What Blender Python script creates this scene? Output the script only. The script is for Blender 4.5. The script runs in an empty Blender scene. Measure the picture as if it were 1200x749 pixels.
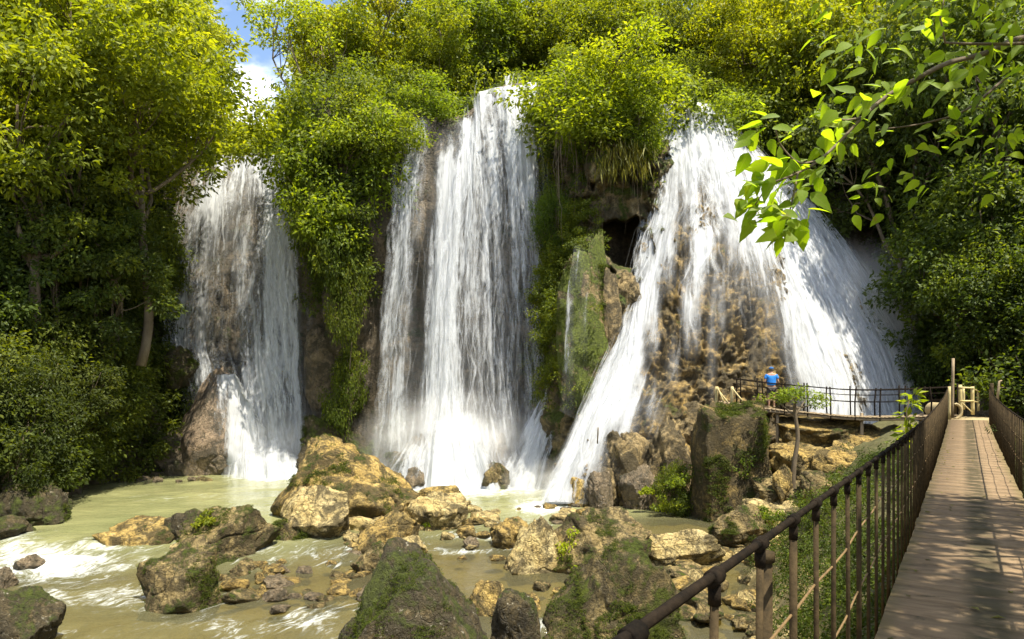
import bpy, bmesh, math, random
import numpy as np
from mathutils import Vector, Matrix
random.seed(7); RNG = np.random.default_rng(7)
SC = bpy.context.scene
COL = SC.collection
H = 5.5                      # eye height above the upper pool
F = 800.0                    # focal length in photo pixels
CX, CY = 600.0, 445.0        # principal column and horizon row

def P(px, py, Y):
    return np.array([(px-CX)/F*Y, Y, H-(py-CY)/F*Y])
def proj(V):
    Y = np.maximum(V[..., 1], .1)
    return CX+V[..., 0]/Y*F, CY-(V[..., 2]-H)/Y*F
def sm(a, b, x):
    t = np.clip((x-a)/(b-a), 0, 1); return t*t*(3-2*t)

# ---------------------------------------------------------------- noise
def _hash(ix, iy, iz, seed):
    h = (ix.astype(np.int64)*374761393+iy.astype(np.int64)*668265263+iz.astype(np.int64)*2147483647+seed*1274126177) & 0xffffffff
    h = ((h ^ (h >> 13))*1274126177) & 0xffffffff
    h = ((h ^ (h >> 16))*2246822519) & 0xffffffff
    return ((h ^ (h >> 15)) & 0xffffff)/float(0xffffff)
def noise(p, seed=0):
    p = np.asarray(p, float); i = np.floor(p); f = p-i
    f = f*f*f*(f*(f*6-15)+10); i = i.astype(np.int64)
    r = 0
    for a in (0, 1):
        wx = f[..., 0] if a else 1-f[..., 0]
        for b in (0, 1):
            wy = f[..., 1] if b else 1-f[..., 1]
            for c in (0, 1):
                wz = f[..., 2] if c else 1-f[..., 2]
                r = r+wx*wy*wz*_hash(i[..., 0]+a, i[..., 1]+b, i[..., 2]+c, seed)
    return r*2-1
def fbm(p, oct=4, seed=0, gain=.5):
    p = np.asarray(p, float); a = 1; r = 0
    for k in range(oct):
        r = r+a*noise(p*(2**k)+k*17.3, seed+k*13); a *= gain
    return r
def ridged(p, oct=3, seed=0):
    p = np.asarray(p, float); a = 1; r = 0
    for k in range(oct):
        r = r+a*(1-2*np.abs(noise(p*(2**k)+k*9.1, seed+k*7))); a *= .5
    return r

# ---------------------------------------------------------------- objects
def mesh_from(name, V, Fc, mat=None, smooth=True, attrs=None, uv=None, mats=None, mat_idx=None):
    V = np.asarray(V, np.float32); Fc = np.asarray(Fc, np.int32)
    me = bpy.data.meshes.new(name)
    n, k = Fc.shape
    me.vertices.add(len(V)); me.vertices.foreach_set('co', V.ravel())
    me.loops.add(n*k); me.loops.foreach_set('vertex_index', Fc.ravel())
    me.polygons.add(n); me.polygons.foreach_set('loop_start', np.arange(n, dtype=np.int32)*k)
    me.polygons.foreach_set('loop_total', np.full(n, k, np.int32))
    if smooth: me.polygons.foreach_set('use_smooth', np.ones(n, bool))
    me.update(calc_edges=True)
    for an, av in (attrs or {}).items():
        a = me.attributes.new(an, 'FLOAT', 'POINT'); a.data.foreach_set('value', np.asarray(av, np.float32).ravel())
    if uv is not None:
        l = me.uv_layers.new(name='UVMap'); l.data.foreach_set('uv', np.asarray(uv, np.float32)[Fc.ravel()].ravel())
    if mat: me.materials.append(mat)
    return me
def link(name, me, parent=None, loc=(0, 0, 0), rot=(0, 0, 0)):
    o = bpy.data.objects.new(name, me); COL.objects.link(o); o.location = loc; o.rotation_euler = rot
    if parent: o.parent = parent
    return o
def tag(o, label=None, cat=None, group=None, kind=None):
    if label: o['label'] = label
    if cat: o['category'] = cat
    if group: o['group'] = group
    if kind: o['kind'] = kind
    return o
def empty(name, loc, rz=0):
    o = bpy.data.objects.new(name, None); COL.objects.link(o); o.location = loc; o.rotation_euler = (0, 0, rz)
    o.empty_display_size = .3
    return o
def copy_tree(o, parent=None):
    c = o.copy(); COL.objects.link(c); c.parent = parent
    for ch in list(o.children): copy_tree(ch, c)
    return c

class MB:
    """collects quads of boxes, bars and tubes into one mesh"""
    def __init__(s): s.V = []; s.F = []; s.n = 0
    def add(s, V, Fc):
        s.V.append(np.asarray(V, float)); s.F.append(np.asarray(Fc)+s.n); s.n += len(V)
    def tube(s, pts, rad, seg=8, cap=True, squash=1):
        pts = np.asarray(pts, float); n = len(pts)
        rad = np.full(n, rad) if np.isscalar(rad) else np.asarray(rad)
        T = np.gradient(pts, axis=0); T /= np.linalg.norm(T, axis=1)[:, None]+1e-9
        up = np.array([0, 0, 1.]) if abs(T[0][2]) < .9 else np.array([1., 0, 0])
        A = np.cross(T, up); A /= np.linalg.norm(A, axis=1)[:, None]+1e-9; B = np.cross(T, A)
        th = np.arange(seg)/seg*2*math.pi
        V = pts[:, None]+rad[:, None, None]*(np.cos(th)[None, :, None]*A[:, None]+squash*np.sin(th)[None, :, None]*B[:, None])
        V = V.reshape(-1, 3)
        i, j = np.meshgrid(np.arange(n-1), np.arange(seg), indexing='ij'); j2 = (j+1) % seg
        Fc = np.stack([i*seg+j, i*seg+j2, (i+1)*seg+j2, (i+1)*seg+j], -1).reshape(-1, 4)
        if cap:
            V = np.vstack([V, pts[:1], pts[-1:]]); a, b = n*seg, n*seg+1; jj = np.arange(0, seg, 1)
            c1 = np.stack([jj, np.full(seg, a), np.full(seg, a), (jj+1) % seg], -1)
            # triangles as degenerate-free quads: pair up segments
            q1 = np.array([[(k+2) % seg, (k+1) % seg, k, a] for k in range(0, seg, 2)])
            q2 = np.array([[(n-1)*seg+k, (n-1)*seg+(k+1) % seg, (n-1)*seg+(k+2) % seg, b] for k in range(0, seg, 2)])
            Fc = np.vstack([Fc, q1, q2])
        s.add(V, Fc); return s
    def box(s, c, d, M=None):
        c = np.asarray(c, float); d = np.asarray(d, float)/2
        V = np.array([[x, y, z] for x in (-1, 1) for y in (-1, 1) for z in (-1, 1)])*d
        if M is not None: V = V @ np.asarray(M).T
        s.add(V+c, [[0, 1, 3, 2], [4, 6, 7, 5], [0, 4, 5, 1], [2, 3, 7, 6], [0, 2, 6, 4], [1, 5, 7, 3]]); return s
    def build(s, name, mat, parent=None, smooth=False, loc=(0, 0, 0)):
        me = mesh_from(name, np.vstack(s.V)-np.asarray(loc, float), np.vstack(s.F), mat, smooth)
        return link(name, me, parent)

def catmull(pts, n):
    """resample a (k,d) polyline to n points by arc length through a Catmull-Rom spline"""
    pts = np.asarray(pts, float); k = len(pts)
    d = np.r_[0, np.cumsum(np.linalg.norm(np.diff(pts[:, :3], axis=0), axis=1))]
    return catm_at(pts, d, np.linspace(0, d[-1], n))
def catm_at(pts, d, x):
    k = len(pts); m = np.zeros_like(pts)
    m[1:-1] = (pts[2:]-pts[:-2])/(d[2:]-d[:-2])[:, None] if pts.ndim == 2 else (pts[2:]-pts[:-2])/(d[2:]-d[:-2])[:, None, None]
    m[0] = (pts[1]-pts[0])/(d[1]-d[0]); m[-1] = (pts[-1]-pts[-2])/(d[-1]-d[-2])
    i = np.clip(np.searchsorted(d, x, 'right')-1, 0, k-2); h = (d[i+1]-d[i]); t = (x-d[i])/h
    sh = (-1,)+(1,)*(pts.ndim-1); t = t.reshape(sh); h = h.reshape(sh)
    return (2*t**3-3*t**2+1)*pts[i]+(t**3-2*t**2+t)*h*m[i]+(-2*t**3+3*t**2)*pts[i+1]+(t**3-t**2)*h*m[i+1]
def lattice(cols, M, N, even=False):
    """smooth surface (M,N,3) through flow lines given as lists of world points"""
    C = np.stack([catmull(np.array(c), N) for c in cols])
    mid = C.mean(1); d = np.r_[0, np.cumsum(np.linalg.norm(np.diff(C, axis=0), axis=2).mean(1)+.05)]
    return catm_at(C, d, np.linspace(0, d[-1], M))
def grid_faces(M, N):
    i, j = np.meshgrid(np.arange(M-1), np.arange(N-1), indexing='ij')
    return np.stack([i*N+j, (i+1)*N+j, (i+1)*N+j+1, i*N+j+1], -1).reshape(-1, 4)
def grid_normals(G):
    a = np.gradient(G, axis=0); b = np.gradient(G, axis=1); n = np.cross(a, b)
    return n/(np.linalg.norm(n, axis=-1, keepdims=True)+1e-9)

# ---------------------------------------------------------------- materials
class NT:
    def __init__(s, name):
        s.m = bpy.data.materials.new(name); s.m.use_nodes = True; s.t = s.m.node_tree; s.t.nodes.clear()
        s.out = s.t.nodes.new('ShaderNodeOutputMaterial')
    def n(s, typ, ins=None, **kw):
        d = s.t.nodes.new('ShaderNode'+typ)
        for k, v in kw.items(): setattr(d, k, v)
        for k, v in (ins or {}).items():
            if isinstance(v, bpy.types.NodeSocket): s.t.links.new(v, d.inputs[k])
            else: d.inputs[k].default_value = v
        return d
    def math(s, op, a, b=0., c=None, clamp=False):
        ins = {0: a, 1: b}
        if c is not None: ins[2] = c
        return s.n('Math', ins, operation=op, use_clamp=clamp).outputs[0]
    def noise(s, vec, scale, detail=4, rough=.55, dist=0):
        return s.n('TexNoise', {'Vector': vec, 'Scale': scale, 'Detail': detail, 'Roughness': rough, 'Distortion': dist}).outputs[0]
    def ramp(s, fac, stops, interp='LINEAR'):
        r = s.n('ValToRGB', {0: fac}); cr = r.color_ramp; cr.interpolation = interp
        while len(cr.elements) > len(stops): cr.elements.remove(cr.elements[-1])
        while len(cr.elements) < len(stops): cr.elements.new(.5)
        for e, (p, c) in zip(cr.elements, stops):
            e.position = p; e.color = (c, c, c, 1) if np.isscalar(c) else (*c, 1)
        return r.outputs[0]
    def mix(s, f, a, b, blend='MIX'):
        d = s.n('Mix', data_type='RGBA', blend_type=blend)
        for idx, v in ((0, f), (6, a), (7, b)):
            if isinstance(v, bpy.types.NodeSocket): s.t.links.new(v, d.inputs[idx])
            else: d.inputs[idx].default_value = v if idx == 0 else ((*v, 1) if len(v) == 3 else v)
        return d.outputs[2]
    def maprange(s, v, a, b, c=0., d=1., smooth=False):
        return s.n('MapRange', {'Value': v, 'From Min': a, 'From Max': b, 'To Min': c, 'To Max': d}, clamp=True,
                   interpolation_type='SMOOTHSTEP' if smooth else 'LINEAR').outputs[0]
    def scale(s, vec, xyz):
        return s.n('Mapping', {'Vector': vec, 'Scale': xyz}).outputs[0]
    def bump(s, h, strength=.5, dist=.05, normal=None):
        ins = {'Height': h, 'Strength': strength, 'Distance': dist}
        if normal is not None: ins['Normal'] = normal
        return s.n('Bump', ins).outputs[0]
    def surf(s, sh):
        s.t.links.new(sh, s.out.inputs['Surface']); return s.m

def rock_mat(name, c1, c2, c3, moss=.35, moss_col=(.045, .06, .008), rough=.75, wet=0., scale=1., lichen=.3, up=.5, algae=.2):
    t = NT(name); co = t.n('TexCoord').outputs['Object']
    geo = t.n('NewGeometry'); nz = t.n('SeparateXYZ', {0: geo.outputs['Normal']}).outputs[2]
    a = t.noise(co, .55*scale, 6, .6, .4); b = t.noise(co, 2.6*scale, 6, .65, .3); c = t.noise(co, 11*scale, 5, .65)
    col = t.mix(t.maprange(a, .35, .65, smooth=True), c1, c2)
    col = t.mix(t.maprange(b, .42, .72), col, c3)
    # dark cracks and pits
    v = t.n('TexVoronoi', {'Vector': t.n('VectorMath', {0: co, 1: t.n('TexNoise', {'Vector': co, 'Scale': 1.5*scale}).outputs[1]}, operation='ADD').outputs[0],
                           'Scale': 1.6*scale}, feature='DISTANCE_TO_EDGE').outputs[0]
    crack = t.maprange(v, 0, .03, .30, 1)
    crack = t.math('MAXIMUM', crack, t.maprange(t.noise(co, 1.1*scale, 3), .45, .55))
    pit = t.math('MULTIPLY', t.maprange(c, .30, .46, .35, 1.), t.maprange(t.noise(co, 26*scale, 4, .7), .32, .52, .55, 1.08))
    k = t.math('MULTIPLY', crack, pit)
    col = t.mix(1., col, t.ramp(k, [(0, .0), (1, 1.)]), 'MULTIPLY')
    # lichen flecks
    lf = t.maprange(t.noise(co, 7*scale, 4, .7, .2), .6, .68)
    col = t.mix(t.math('MULTIPLY', lf, lichen), col, (.46, .43, .33))
    al = t.maprange(t.math('ADD', t.noise(co, .9*scale, 6, .7, .8), t.math('MULTIPLY', t.noise(co, 6*scale, 4, .7), .3)), .62-.14*algae, .72-.10*algae)
    col = t.mix(t.math('MULTIPLY', al, .85), col, (.045, .036, .018))
    # moss: patches, favouring upward faces
    mn = t.math('ADD', t.math('MULTIPLY_ADD', t.noise(co, .8*scale, 5, .65, .6), 1., t.math('MULTIPLY', nz, .12*up)), t.math('MULTIPLY', t.noise(co, 6*scale, 6, .75), .42))
    thr = 1.065-.5*moss
    mf = t.maprange(mn, thr-.04, thr+.05)
    mc = t.mix(t.maprange(t.noise(co, 7.5, 7, .75), .32, .68), tuple(x*.3 for x in moss_col), tuple(x*1.9 for x in moss_col))
    col = t.mix(mf, col, mc)
    h = t.math('ADD', t.math('MULTIPLY', b, .8), t.math('ADD', t.math('MULTIPLY', c, .35), t.math('MULTIPLY', k, .25)))
    h = t.math('ADD', h, t.math('MULTIPLY', t.noise(co, 30*scale, 3, .7), .12))
    h = t.math('ADD', h, t.math('MULTIPLY', t.math('MULTIPLY', mf, t.noise(co, 32, 4, .7)), .6))
    nb = t.bump(h, 1., .17/scale**.5)
    r = t.maprange(c, .3, .7, rough-.15-.3*wet, rough+.1-.3*wet)
    p = t.n('BsdfPrincipled', {'Base Color': col, 'Roughness': r, 'Normal': nb, 'Specular IOR Level': .25+.35*wet})
    return t.surf(p.outputs[0])

M = {}
M['tan'] = rock_mat('tan_rock', (.44, .305, .09), (.53, .39, .14), (.30, .195, .055), moss=.44, algae=.42)
M['pale'] = rock_mat('pale_rock', (.53, .41, .165), (.60, .49, .25), (.38, .27, .10), moss=.1)
M['grey'] = rock_mat('grey_rock', (.29, .215, .085), (.38, .295, .135), (.14, .10, .04), moss=.56, algae=.5, moss_col=(.05, .065, .006))
M['dark'] = rock_mat('dark_mossy_rock', (.07, .052, .022), (.17, .125, .05), (.028, .022, .010), moss=.62, moss_col=(.055, .068, .008), lichen=.85, wet=.3, algae=.6)
M['mossy'] = rock_mat('green_mossy_rock', (.18, .135, .05), (.27, .205, .09), (.10, .075, .03), moss=.62, moss_col=(.055, .068, .006), algae=.5)
M['wet'] = rock_mat('wet_brown_rock', (.21, .155, .09), (.29, .22, .13), (.115, .085, .045), moss=.35, wet=.8)
M['cone'] = rock_mat('travertine_rock', (.34, .225, .06), (.42, .295, .11), (.16, .10, .03), moss=.42, moss_col=(.07, .075, .01), wet=.35, scale=1.1, algae=.35)
M['column'] = rock_mat('mossy_travertine', (.22, .16, .06), (.30, .24, .12), (.13, .09, .03), moss=.62, moss_col=(.055, .075, .006), wet=.3, algae=.3)
M['buttress'] = rock_mat('bright_mossy_rock', (.34, .24, .09), (.44, .33, .16), (.20, .14, .05), moss=.82, moss_col=(.09, .115, .008), wet=.3, algae=.15)
M['ochre'] = rock_mat('ochre_mossy_rock', (.26, .18, .055), (.34, .245, .09), (.11, .075, .025), moss=.52, moss_col=(.045, .055, .006), algae=.75)
M['dome'] = rock_mat('brown_flowstone', (.29, .205, .125), (.37, .275, .18), (.17, .12, .07), moss=.2, wet=.6, algae=.1)
M['knob'] = rock_mat('knobbly_tan_rock', (.36, .26, .11), (.46, .35, .18), (.22, .155, .065), moss=.3, algae=.35, wet=.2)
M['cliff'] = rock_mat('cliff_rock', (.125, .095, .058), (.19, .145, .09), (.06, .046, .028), moss=.45, moss_col=(.035, .048, .008), wet=.4, scale=.7)
M['bed'] = rock_mat('stream_bed', (.40, .30, .12), (.30, .24, .10), (.22, .16, .07), moss=.3, moss_col=(.10, .10, .02))

def leaf_mat(name, dark, mid, light, trans=.5, gloss=.10, veins=False):
    t = NT(name)
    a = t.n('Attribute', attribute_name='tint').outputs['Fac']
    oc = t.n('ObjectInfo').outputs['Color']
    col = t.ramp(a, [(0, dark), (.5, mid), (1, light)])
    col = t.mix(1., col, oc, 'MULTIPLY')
    if veins:
        uv = t.n('SeparateXYZ', {0: t.n('TexCoord').outputs['UV']}); av = t.math('ABSOLUTE', uv.outputs[1])
        sv = t.math('ABSOLUTE', t.math('SINE', t.math('MULTIPLY', t.math('SUBTRACT', uv.outputs[0], t.math('MULTIPLY', av, .8)), 26.)))
        vm = t.math('MAXIMUM', t.maprange(av, .006, .018, 1, 0), t.maprange(sv, .05, .22, .7, 0))
        col = t.mix(t.math('MULTIPLY', vm, .45), col, (.20, .24, .05))
        spots = t.maprange(t.noise(t.n('TexCoord').outputs['Object'], 9, 5, .7), .62, .68)
        col = t.mix(t.math('MULTIPLY', spots, .55), col, (.16, .11, .03))
    d = t.n('BsdfDiffuse', {'Color': col})
    tc = t.mix(1., col, (2.25, 2.1, .8), 'MULTIPLY')
    tr = t.n('BsdfTranslucent', {'Color': tc})
    m1 = t.n('MixShader', {0: trans, 1: d.outputs[0], 2: tr.outputs[0]})
    g = t.n('BsdfGlossy', {'Color': (.9, .95, .85, 1), 'Roughness': .7})
    fr = t.math('MULTIPLY', t.n('Fresnel', {'IOR': 1.4}).outputs[0], gloss*8)
    m2 = t.n('MixShader', {0: t.math('MINIMUM', fr, .05), 1: m1.outputs[0], 2: g.outputs[0]})
    return t.surf(m2.outputs[0])
M['leaf'] = leaf_mat('leaf_green', (.040, .062, .006), (.112, .148, .010), (.205, .230, .022), trans=.55, gloss=.03)
M['leaf_deep'] = leaf_mat('leaf_deep_green', (.027, .043, .005), (.066, .092, .007), (.145, .165, .012), trans=.5, gloss=.04)
M['leaf_big'] = leaf_mat('leaf_broad', (.10, .17, .006), (.16, .25, .008), (.22, .31, .012), trans=.7, gloss=.03, veins=True)
M['moss'] = leaf_mat('moss_leaf', (.028, .042, .005), (.06, .085, .007), (.12, .14, .010), trans=.35, gloss=.03)
M['dry'] = leaf_mat('dry_hanging', (.05, .05, .012), (.10, .095, .018), (.17, .15, .03), trans=.35, gloss=.02)

def simple(name, c1, c2, scale=8, rough=.7, stretch=(1, 1, 1), bump=.3, metal=0, spec=.3):
    t = NT(name); co = t.scale(t.n('TexCoord').outputs['Object'], stretch)
    a = t.noise(co, scale, 6, .65, .3); b = t.noise(co, scale*6, 4, .6)
    col = t.mix(t.maprange(a, .35, .65), c1, c2); col = t.mix(t.maprange(b, .55, .75, 0, .5), col, tuple(x*.4 for x in c1))
    p = t.n('BsdfPrincipled', {'Base Color': col, 'Roughness': rough, 'Metallic': metal, 'Specular IOR Level': spec,
                               'Normal': t.bump(t.math('ADD', a, t.math('MULTIPLY', b, .4)), bump, .02)})
    return t.surf(p.outputs[0])
M['bark'] = simple('bark', (.10, .075, .045), (.17, .135, .09), 5, .85, (1, 1, .3), .8)
M['bark_pale'] = simple('pale_bark', (.20, .16, .10), (.30, .25, .17), 5, .85, (1, 1, .3), .8)
M['rail'] = simple('rusty_painted_steel', (.006, .005, .004), (.020, .014, .009), 14, .85, bump=.4, metal=.0, spec=.06)
M['post'] = simple('rusted_bars', (.026, .019, .010), (.062, .043, .021), 14, .8, bump=.3, metal=.0, spec=.1)
M['wire'] = simple('rusty_wire', (.11, .07, .03), (.19, .12, .05), 20, .7)
M['wood'] = simple('weathered_wood', (.20, .15, .09), (.30, .23, .14), 4, .8, (1, 1, .25), .5)
M['yellow_wood'] = simple('pale_yellow_timber', (.42, .34, .15), (.52, .43, .22), 4, .75, (1, 1, .25), .4)
M['concrete'] = simple('dirty_concrete', (.27, .21, .11), (.36, .29, .16), 3, .85, bump=.5)
M['skin'] = simple('skin', (.36, .20, .13), (.42, .25, .165), 6, .55, bump=.05)
M['shirt'] = simple('blue_shirt', (.02, .17, .55), (.03, .22, .64), 5, .85, bump=.15)
M['shorts'] = simple('grey_shorts', (.05, .045, .045), (.075, .068, .06), 6, .9, bump=.15)
M['cap'] = simple('blue_cap', (.02, .08, .22), (.03, .11, .28), 6, .85, bump=.1)

def deck_mat():
    t = NT('deck_planks'); co = t.n('TexCoord').outputs['UV']
    sep = t.n('SeparateXYZ', {0: co}); u, v = sep.outputs[0], sep.outputs[1]
    pid = t.math('FLOOR', t.math('DIVIDE', v, .24))
    rnd = t.n('TexWhiteNoise', {'W': pid}, noise_dimensions='1D').outputs[0]
    gv = t.scale(co, (1.8, 16, 1)); g = t.noise(gv, 1.6, 6, .65, .6)
    fine = t.noise(t.scale(co, (7, 48, 1)), 1., 4, .6)
    col = t.mix(t.maprange(g, .3, .7), (.125, .083, .048), (.295, .208, .120))
    col = t.mix(t.math('MULTIPLY', rnd, .75), col, (.17, .12, .07))
    col = t.mix(t.maprange(fine, .55, .75, 0, .4), col, (.13, .085, .055))
    # worn dark stains along the middle of the deck, one per board, and scattered marks
    mid = t.math('ABSOLUTE', t.math('SUBTRACT', u, .03))
    blot = t.noise(t.scale(co, (2.5, 7.5, 1)), 1., 4, .6, .5)
    st = t.math('MULTIPLY', t.maprange(mid, .05, .22, 1, 0, True), t.maprange(blot, .33, .50))
    st2 = t.maprange(t.noise(t.scale(co, (3.2, 11, 1)), 1., 5, .7), .58, .68)
    st = t.math('MAXIMUM', t.math('MULTIPLY', st, .95), t.math('MULTIPLY', st2, .85))
    col = t.mix(st, col, (.055, .045, .022))
    ed = t.maprange(t.math('ABSOLUTE', u), .48, .62); ed = t.math('MULTIPLY', ed, t.noise(co, 6, 4))
    col = t.mix(ed, col, (.10, .09, .025))
    p = t.n('BsdfPrincipled', {'Base Color': col, 'Roughness': .8, 'Specular IOR Level': .2,
                               'Normal': t.bump(t.math('ADD', g, t.math('MULTIPLY', fine, .6)), .6, .012)})
    return t.surf(p.outputs[0])
M['deck'] = deck_mat()

def fall_mat(name, seed=0, lo=-.08, hi=.55, veil=.34):
    """white water: streaks run down the sheet, cover follows the 'dens' attribute"""
    t = NT(name); uv = t.n('TexCoord').outputs['UV']
    uv = t.n('VectorMath', {0: uv, 1: (seed*13.7, seed*5.1, seed*2.3)}, operation='ADD').outputs[0]
    dens = t.n('Attribute', attribute_name='dens').outputs['Fac']
    wob = t.n('TexNoise', {'Vector': t.scale(uv, (.5, .35, 1)), 'Scale': 1., 'Detail': 2}).outputs[1]
    w = t.n('VectorMath', {0: uv, 1: t.n('VectorMath', {0: wob, 'Scale': .55}, operation='SCALE').outputs[0]}, operation='ADD').outputs[0]
    n1 = t.noise(t.scale(w, (.75, .07, 1)), 1., 3, .5)
    n2 = t.noise(t.scale(w, (2.7, .17, 1)), 1., 4, .55)
    n3 = t.noise(t.scale(w, (8., .55, 1)), 1., 4, .6)
    n4 = t.noise(t.scale(w, (3.6, 1.5, 1)), 1., 5, .65)
    s = t.math('ADD', t.math('MULTIPLY', n1, .24), t.math('MULTIPLY', n2, .38))
    s = t.math('ADD', s, t.math('MULTIPLY', n3, .15)); s = t.math('ADD', s, t.math('MULTIPLY', n4, .23))
    s = t.maprange(s, .36, .64)
    x = t.math('SUBTRACT', t.math('ADD', s, t.math('MULTIPLY', dens, 1.22)), 1.)
    a = t.math('ADD', t.maprange(x, lo, hi, 0, .95, True), t.math('MULTIPLY', dens, t.math('MULTIPLY', n1, veil)))
    a = t.math('MULTIPLY', a, t.maprange(dens, .0, .3, smooth=True))
    h = t.math('ADD', n2, t.math('MULTIPLY', n3, .5))
    nb = t.bump(h, .8, .25)
    d = t.n('BsdfDiffuse', {'Color': (.66, .68, .70, 1), 'Normal': nb})
    tr = t.n('BsdfTranslucent', {'Color': (.66, .68, .70, 1)})
    m1 = t.n('MixShader', {0: .42, 1: d.outputs[0], 2: tr.outputs[0]})
    m2 = t.n('MixShader', {0: a, 1: t.n('BsdfTransparent').outputs[0], 2: m1.outputs[0]})
    return t.surf(m2.outputs[0])
M['fall'] = [fall_mat('falling_water_strands', 0, .08, .34, .1), fall_mat('falling_water', 1, -.05, .45, .35), fall_mat('falling_water_veil', 2, -.2, .75, .55)]

def strand_mat():
    t = NT('water_strands'); uv = t.n('TexCoord').outputs['UV']; sp = t.n('SeparateXYZ', {0: uv})
    q = t.math('MULTIPLY_ADD', t.math('FRACT', sp.outputs[0]), 2., -1.)
    prof = t.math('SUBTRACT', 1., t.math('POWER', t.math('ABSOLUTE', q), 1.6))
    dens = t.n('Attribute', attribute_name='dens').outputs['Fac']
    br = t.maprange(t.noise(t.scale(uv, (1.0, 1.1, 1)), 1.3, 5, .65), .36, .60, .0, 1)
    a = t.math('MULTIPLY', t.math('MULTIPLY', prof, dens), br)
    d = t.n('BsdfDiffuse', {'Color': (.80, .82, .84, 1)}); tr = t.n('BsdfTranslucent', {'Color': (.80, .82, .84, 1)})
    m1 = t.n('MixShader', {0: .4, 1: d.outputs[0], 2: tr.outputs[0]})
    m2 = t.n('MixShader', {0: t.math('MULTIPLY', a, .95, clamp=True), 1: t.n('BsdfTransparent').outputs[0], 2: m1.outputs[0]})
    return t.surf(m2.outputs[0])
M['strand'] = strand_mat()
def pool_mat():
    t = NT('pool_water'); geo = t.n('NewGeometry'); co = geo.outputs['Position']
    foam = t.n('Attribute', attribute_name='foam').outputs['Fac']; clear = t.n('Attribute', attribute_name='clear').outputs['Fac']
    rip = t.n('Attribute', attribute_name='ripple').outputs['Fac']
    a = t.noise(t.scale(co, (.25, .5, 1)), 1., 4, .6)
    col = t.mix(t.maprange(a, .35, .65), (.235, .235, .105), (.17, .178, .078))
    col = t.mix(clear, col, (.105, .096, .052))
    fv = t.n('Mapping', {'Vector': t.n('Mapping', {'Vector': co, 'Rotation': (0, 0, math.radians(-50))}).outputs[0], 'Scale': (.6, 1.3, 1)}).outputs[0]
    wob = t.n('TexNoise', {'Vector': fv, 'Scale': .9, 'Detail': 3}).outputs[1]
    fw = t.n('VectorMath', {0: fv, 1: t.n('VectorMath', {0: wob, 'Scale': 1.4}, operation='SCALE').outputs[0]}, operation='ADD').outputs[0]
    f1 = t.noise(fw, 1.5, 7, .68, .6); f2 = t.noise(fw, 6., 5, .7, .5)
    fs = t.math('ADD', t.math('MULTIPLY', f1, .55), t.math('MULTIPLY', f2, .45)); fs = t.maprange(fs, .34, .66)
    x = t.math('SUBTRACT', t.math('ADD', fs, t.math('MULTIPLY', foam, 1.15)), 1.)
    fa = t.math('MULTIPLY', t.maprange(x, -.10, .65, 0, .85, True), t.maprange(foam, 0, .1))
    w1 = t.noise(t.scale(co, (1.2, 2.0, 1)), 1.6, 3, .5, .4); w2 = t.noise(t.scale(co, (3, 5, 1)), 2., 3, .5, .3)
    w3 = t.noise(t.scale(co, (2.2, 7, 1)), 2.4, 3, .5, .3)
    hh = t.math('ADD', t.math('ADD', t.math('MULTIPLY', w1, .6), t.math('MULTIPLY', w2, .3)), t.math('MULTIPLY', w3, .12))
    hh = t.math('MULTIPLY_ADD', hh, t.math('ADD', rip, .25), t.math('MULTIPLY', fa, .4))
    nb = t.bump(hh, .55, .12)
    p = t.n('BsdfPrincipled', {'Base Color': col, 'Roughness': .07, 'IOR': 1.33, 'Normal': nb, 'Specular IOR Level': .5})
    tra = t.n('BsdfTransparent', {'Color': (.62, .60, .36, 1)})
    wm = t.n('MixShader', {0: t.math('MULTIPLY', clear, .48), 1: p.outputs[0], 2: tra.outputs[0]})
    fd = t.n('BsdfDiffuse', {'Color': (.58, .61, .60, 1), 'Normal': nb})
    m = t.n('MixShader', {0: fa, 1: wm.outputs[0], 2: fd.outputs[0]})
    return t.surf(m.outputs[0])
M['pool'] = pool_mat()

def mist_mat(dens):
    t = NT('spray_mist'); co = t.n('TexCoord').outputs['Object']
    ln = t.n('VectorMath', {0: co}, operation='LENGTH').outputs['Value']
    fall = t.maprange(ln, .15, 1., 1, 0, True)
    nz = t.maprange(t.noise(t.scale(co, (1.8, 1.8, 1.5)), 1.9, 4, .6), .38, .62, .05, 1.4)
    d = t.math('MULTIPLY', t.math('MULTIPLY', fall, nz), dens)
    v = t.n('VolumePrincipled', {'Color': (1, 1, 1, 1), 'Density': d, 'Anisotropy': 0.})
    t.t.links.new(v.outputs[0], t.out.inputs['Volume']); return t.m

# ---------------------------------------------------------------- sun, sky, camera
SUN = np.array([.27, -.29, .90]); SUN /= np.linalg.norm(SUN)
w = bpy.data.worlds.new('World'); SC.world = w; w.use_nodes = True
nt = w.node_tree; nt.nodes.clear()
def wn(typ, **kw):
    d = nt.nodes.new('ShaderNode'+typ)
    for k, v in kw.items(): setattr(d, k, v)
    return d
sky = wn('TexSky', sky_type='NISHITA', sun_disc=False)
sky.sun_elevation = math.asin(SUN[2]); sky.sun_rotation = math.atan2(SUN[0], SUN[1]); sky.air_density = 1.0; sky.dust_density = .6
tc = wn('TexCoord'); mp = wn('Mapping'); mp.inputs['Scale'].default_value = (1.0, 1.0, 1.7); mp.inputs['Location'].default_value = (.35, .2, .1)
no = wn('TexNoise'); no.inputs['Scale'].default_value = 3.1; no.inputs['Detail'].default_value = 8; no.inputs['Roughness'].default_value = .55
mr = wn('MapRange', interpolation_type='SMOOTHSTEP'); mr.inputs['From Min'].default_value = .47; mr.inputs['From Max'].default_value = .60
mx = wn('Mix', data_type='RGBA'); mx.inputs[7].default_value = (8.5, 8.6, 8.9, 1)
bg = wn('Background'); bg.inputs['Strength'].default_value = .12; wo = wn('OutputWorld')
L = nt.links.new
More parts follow.
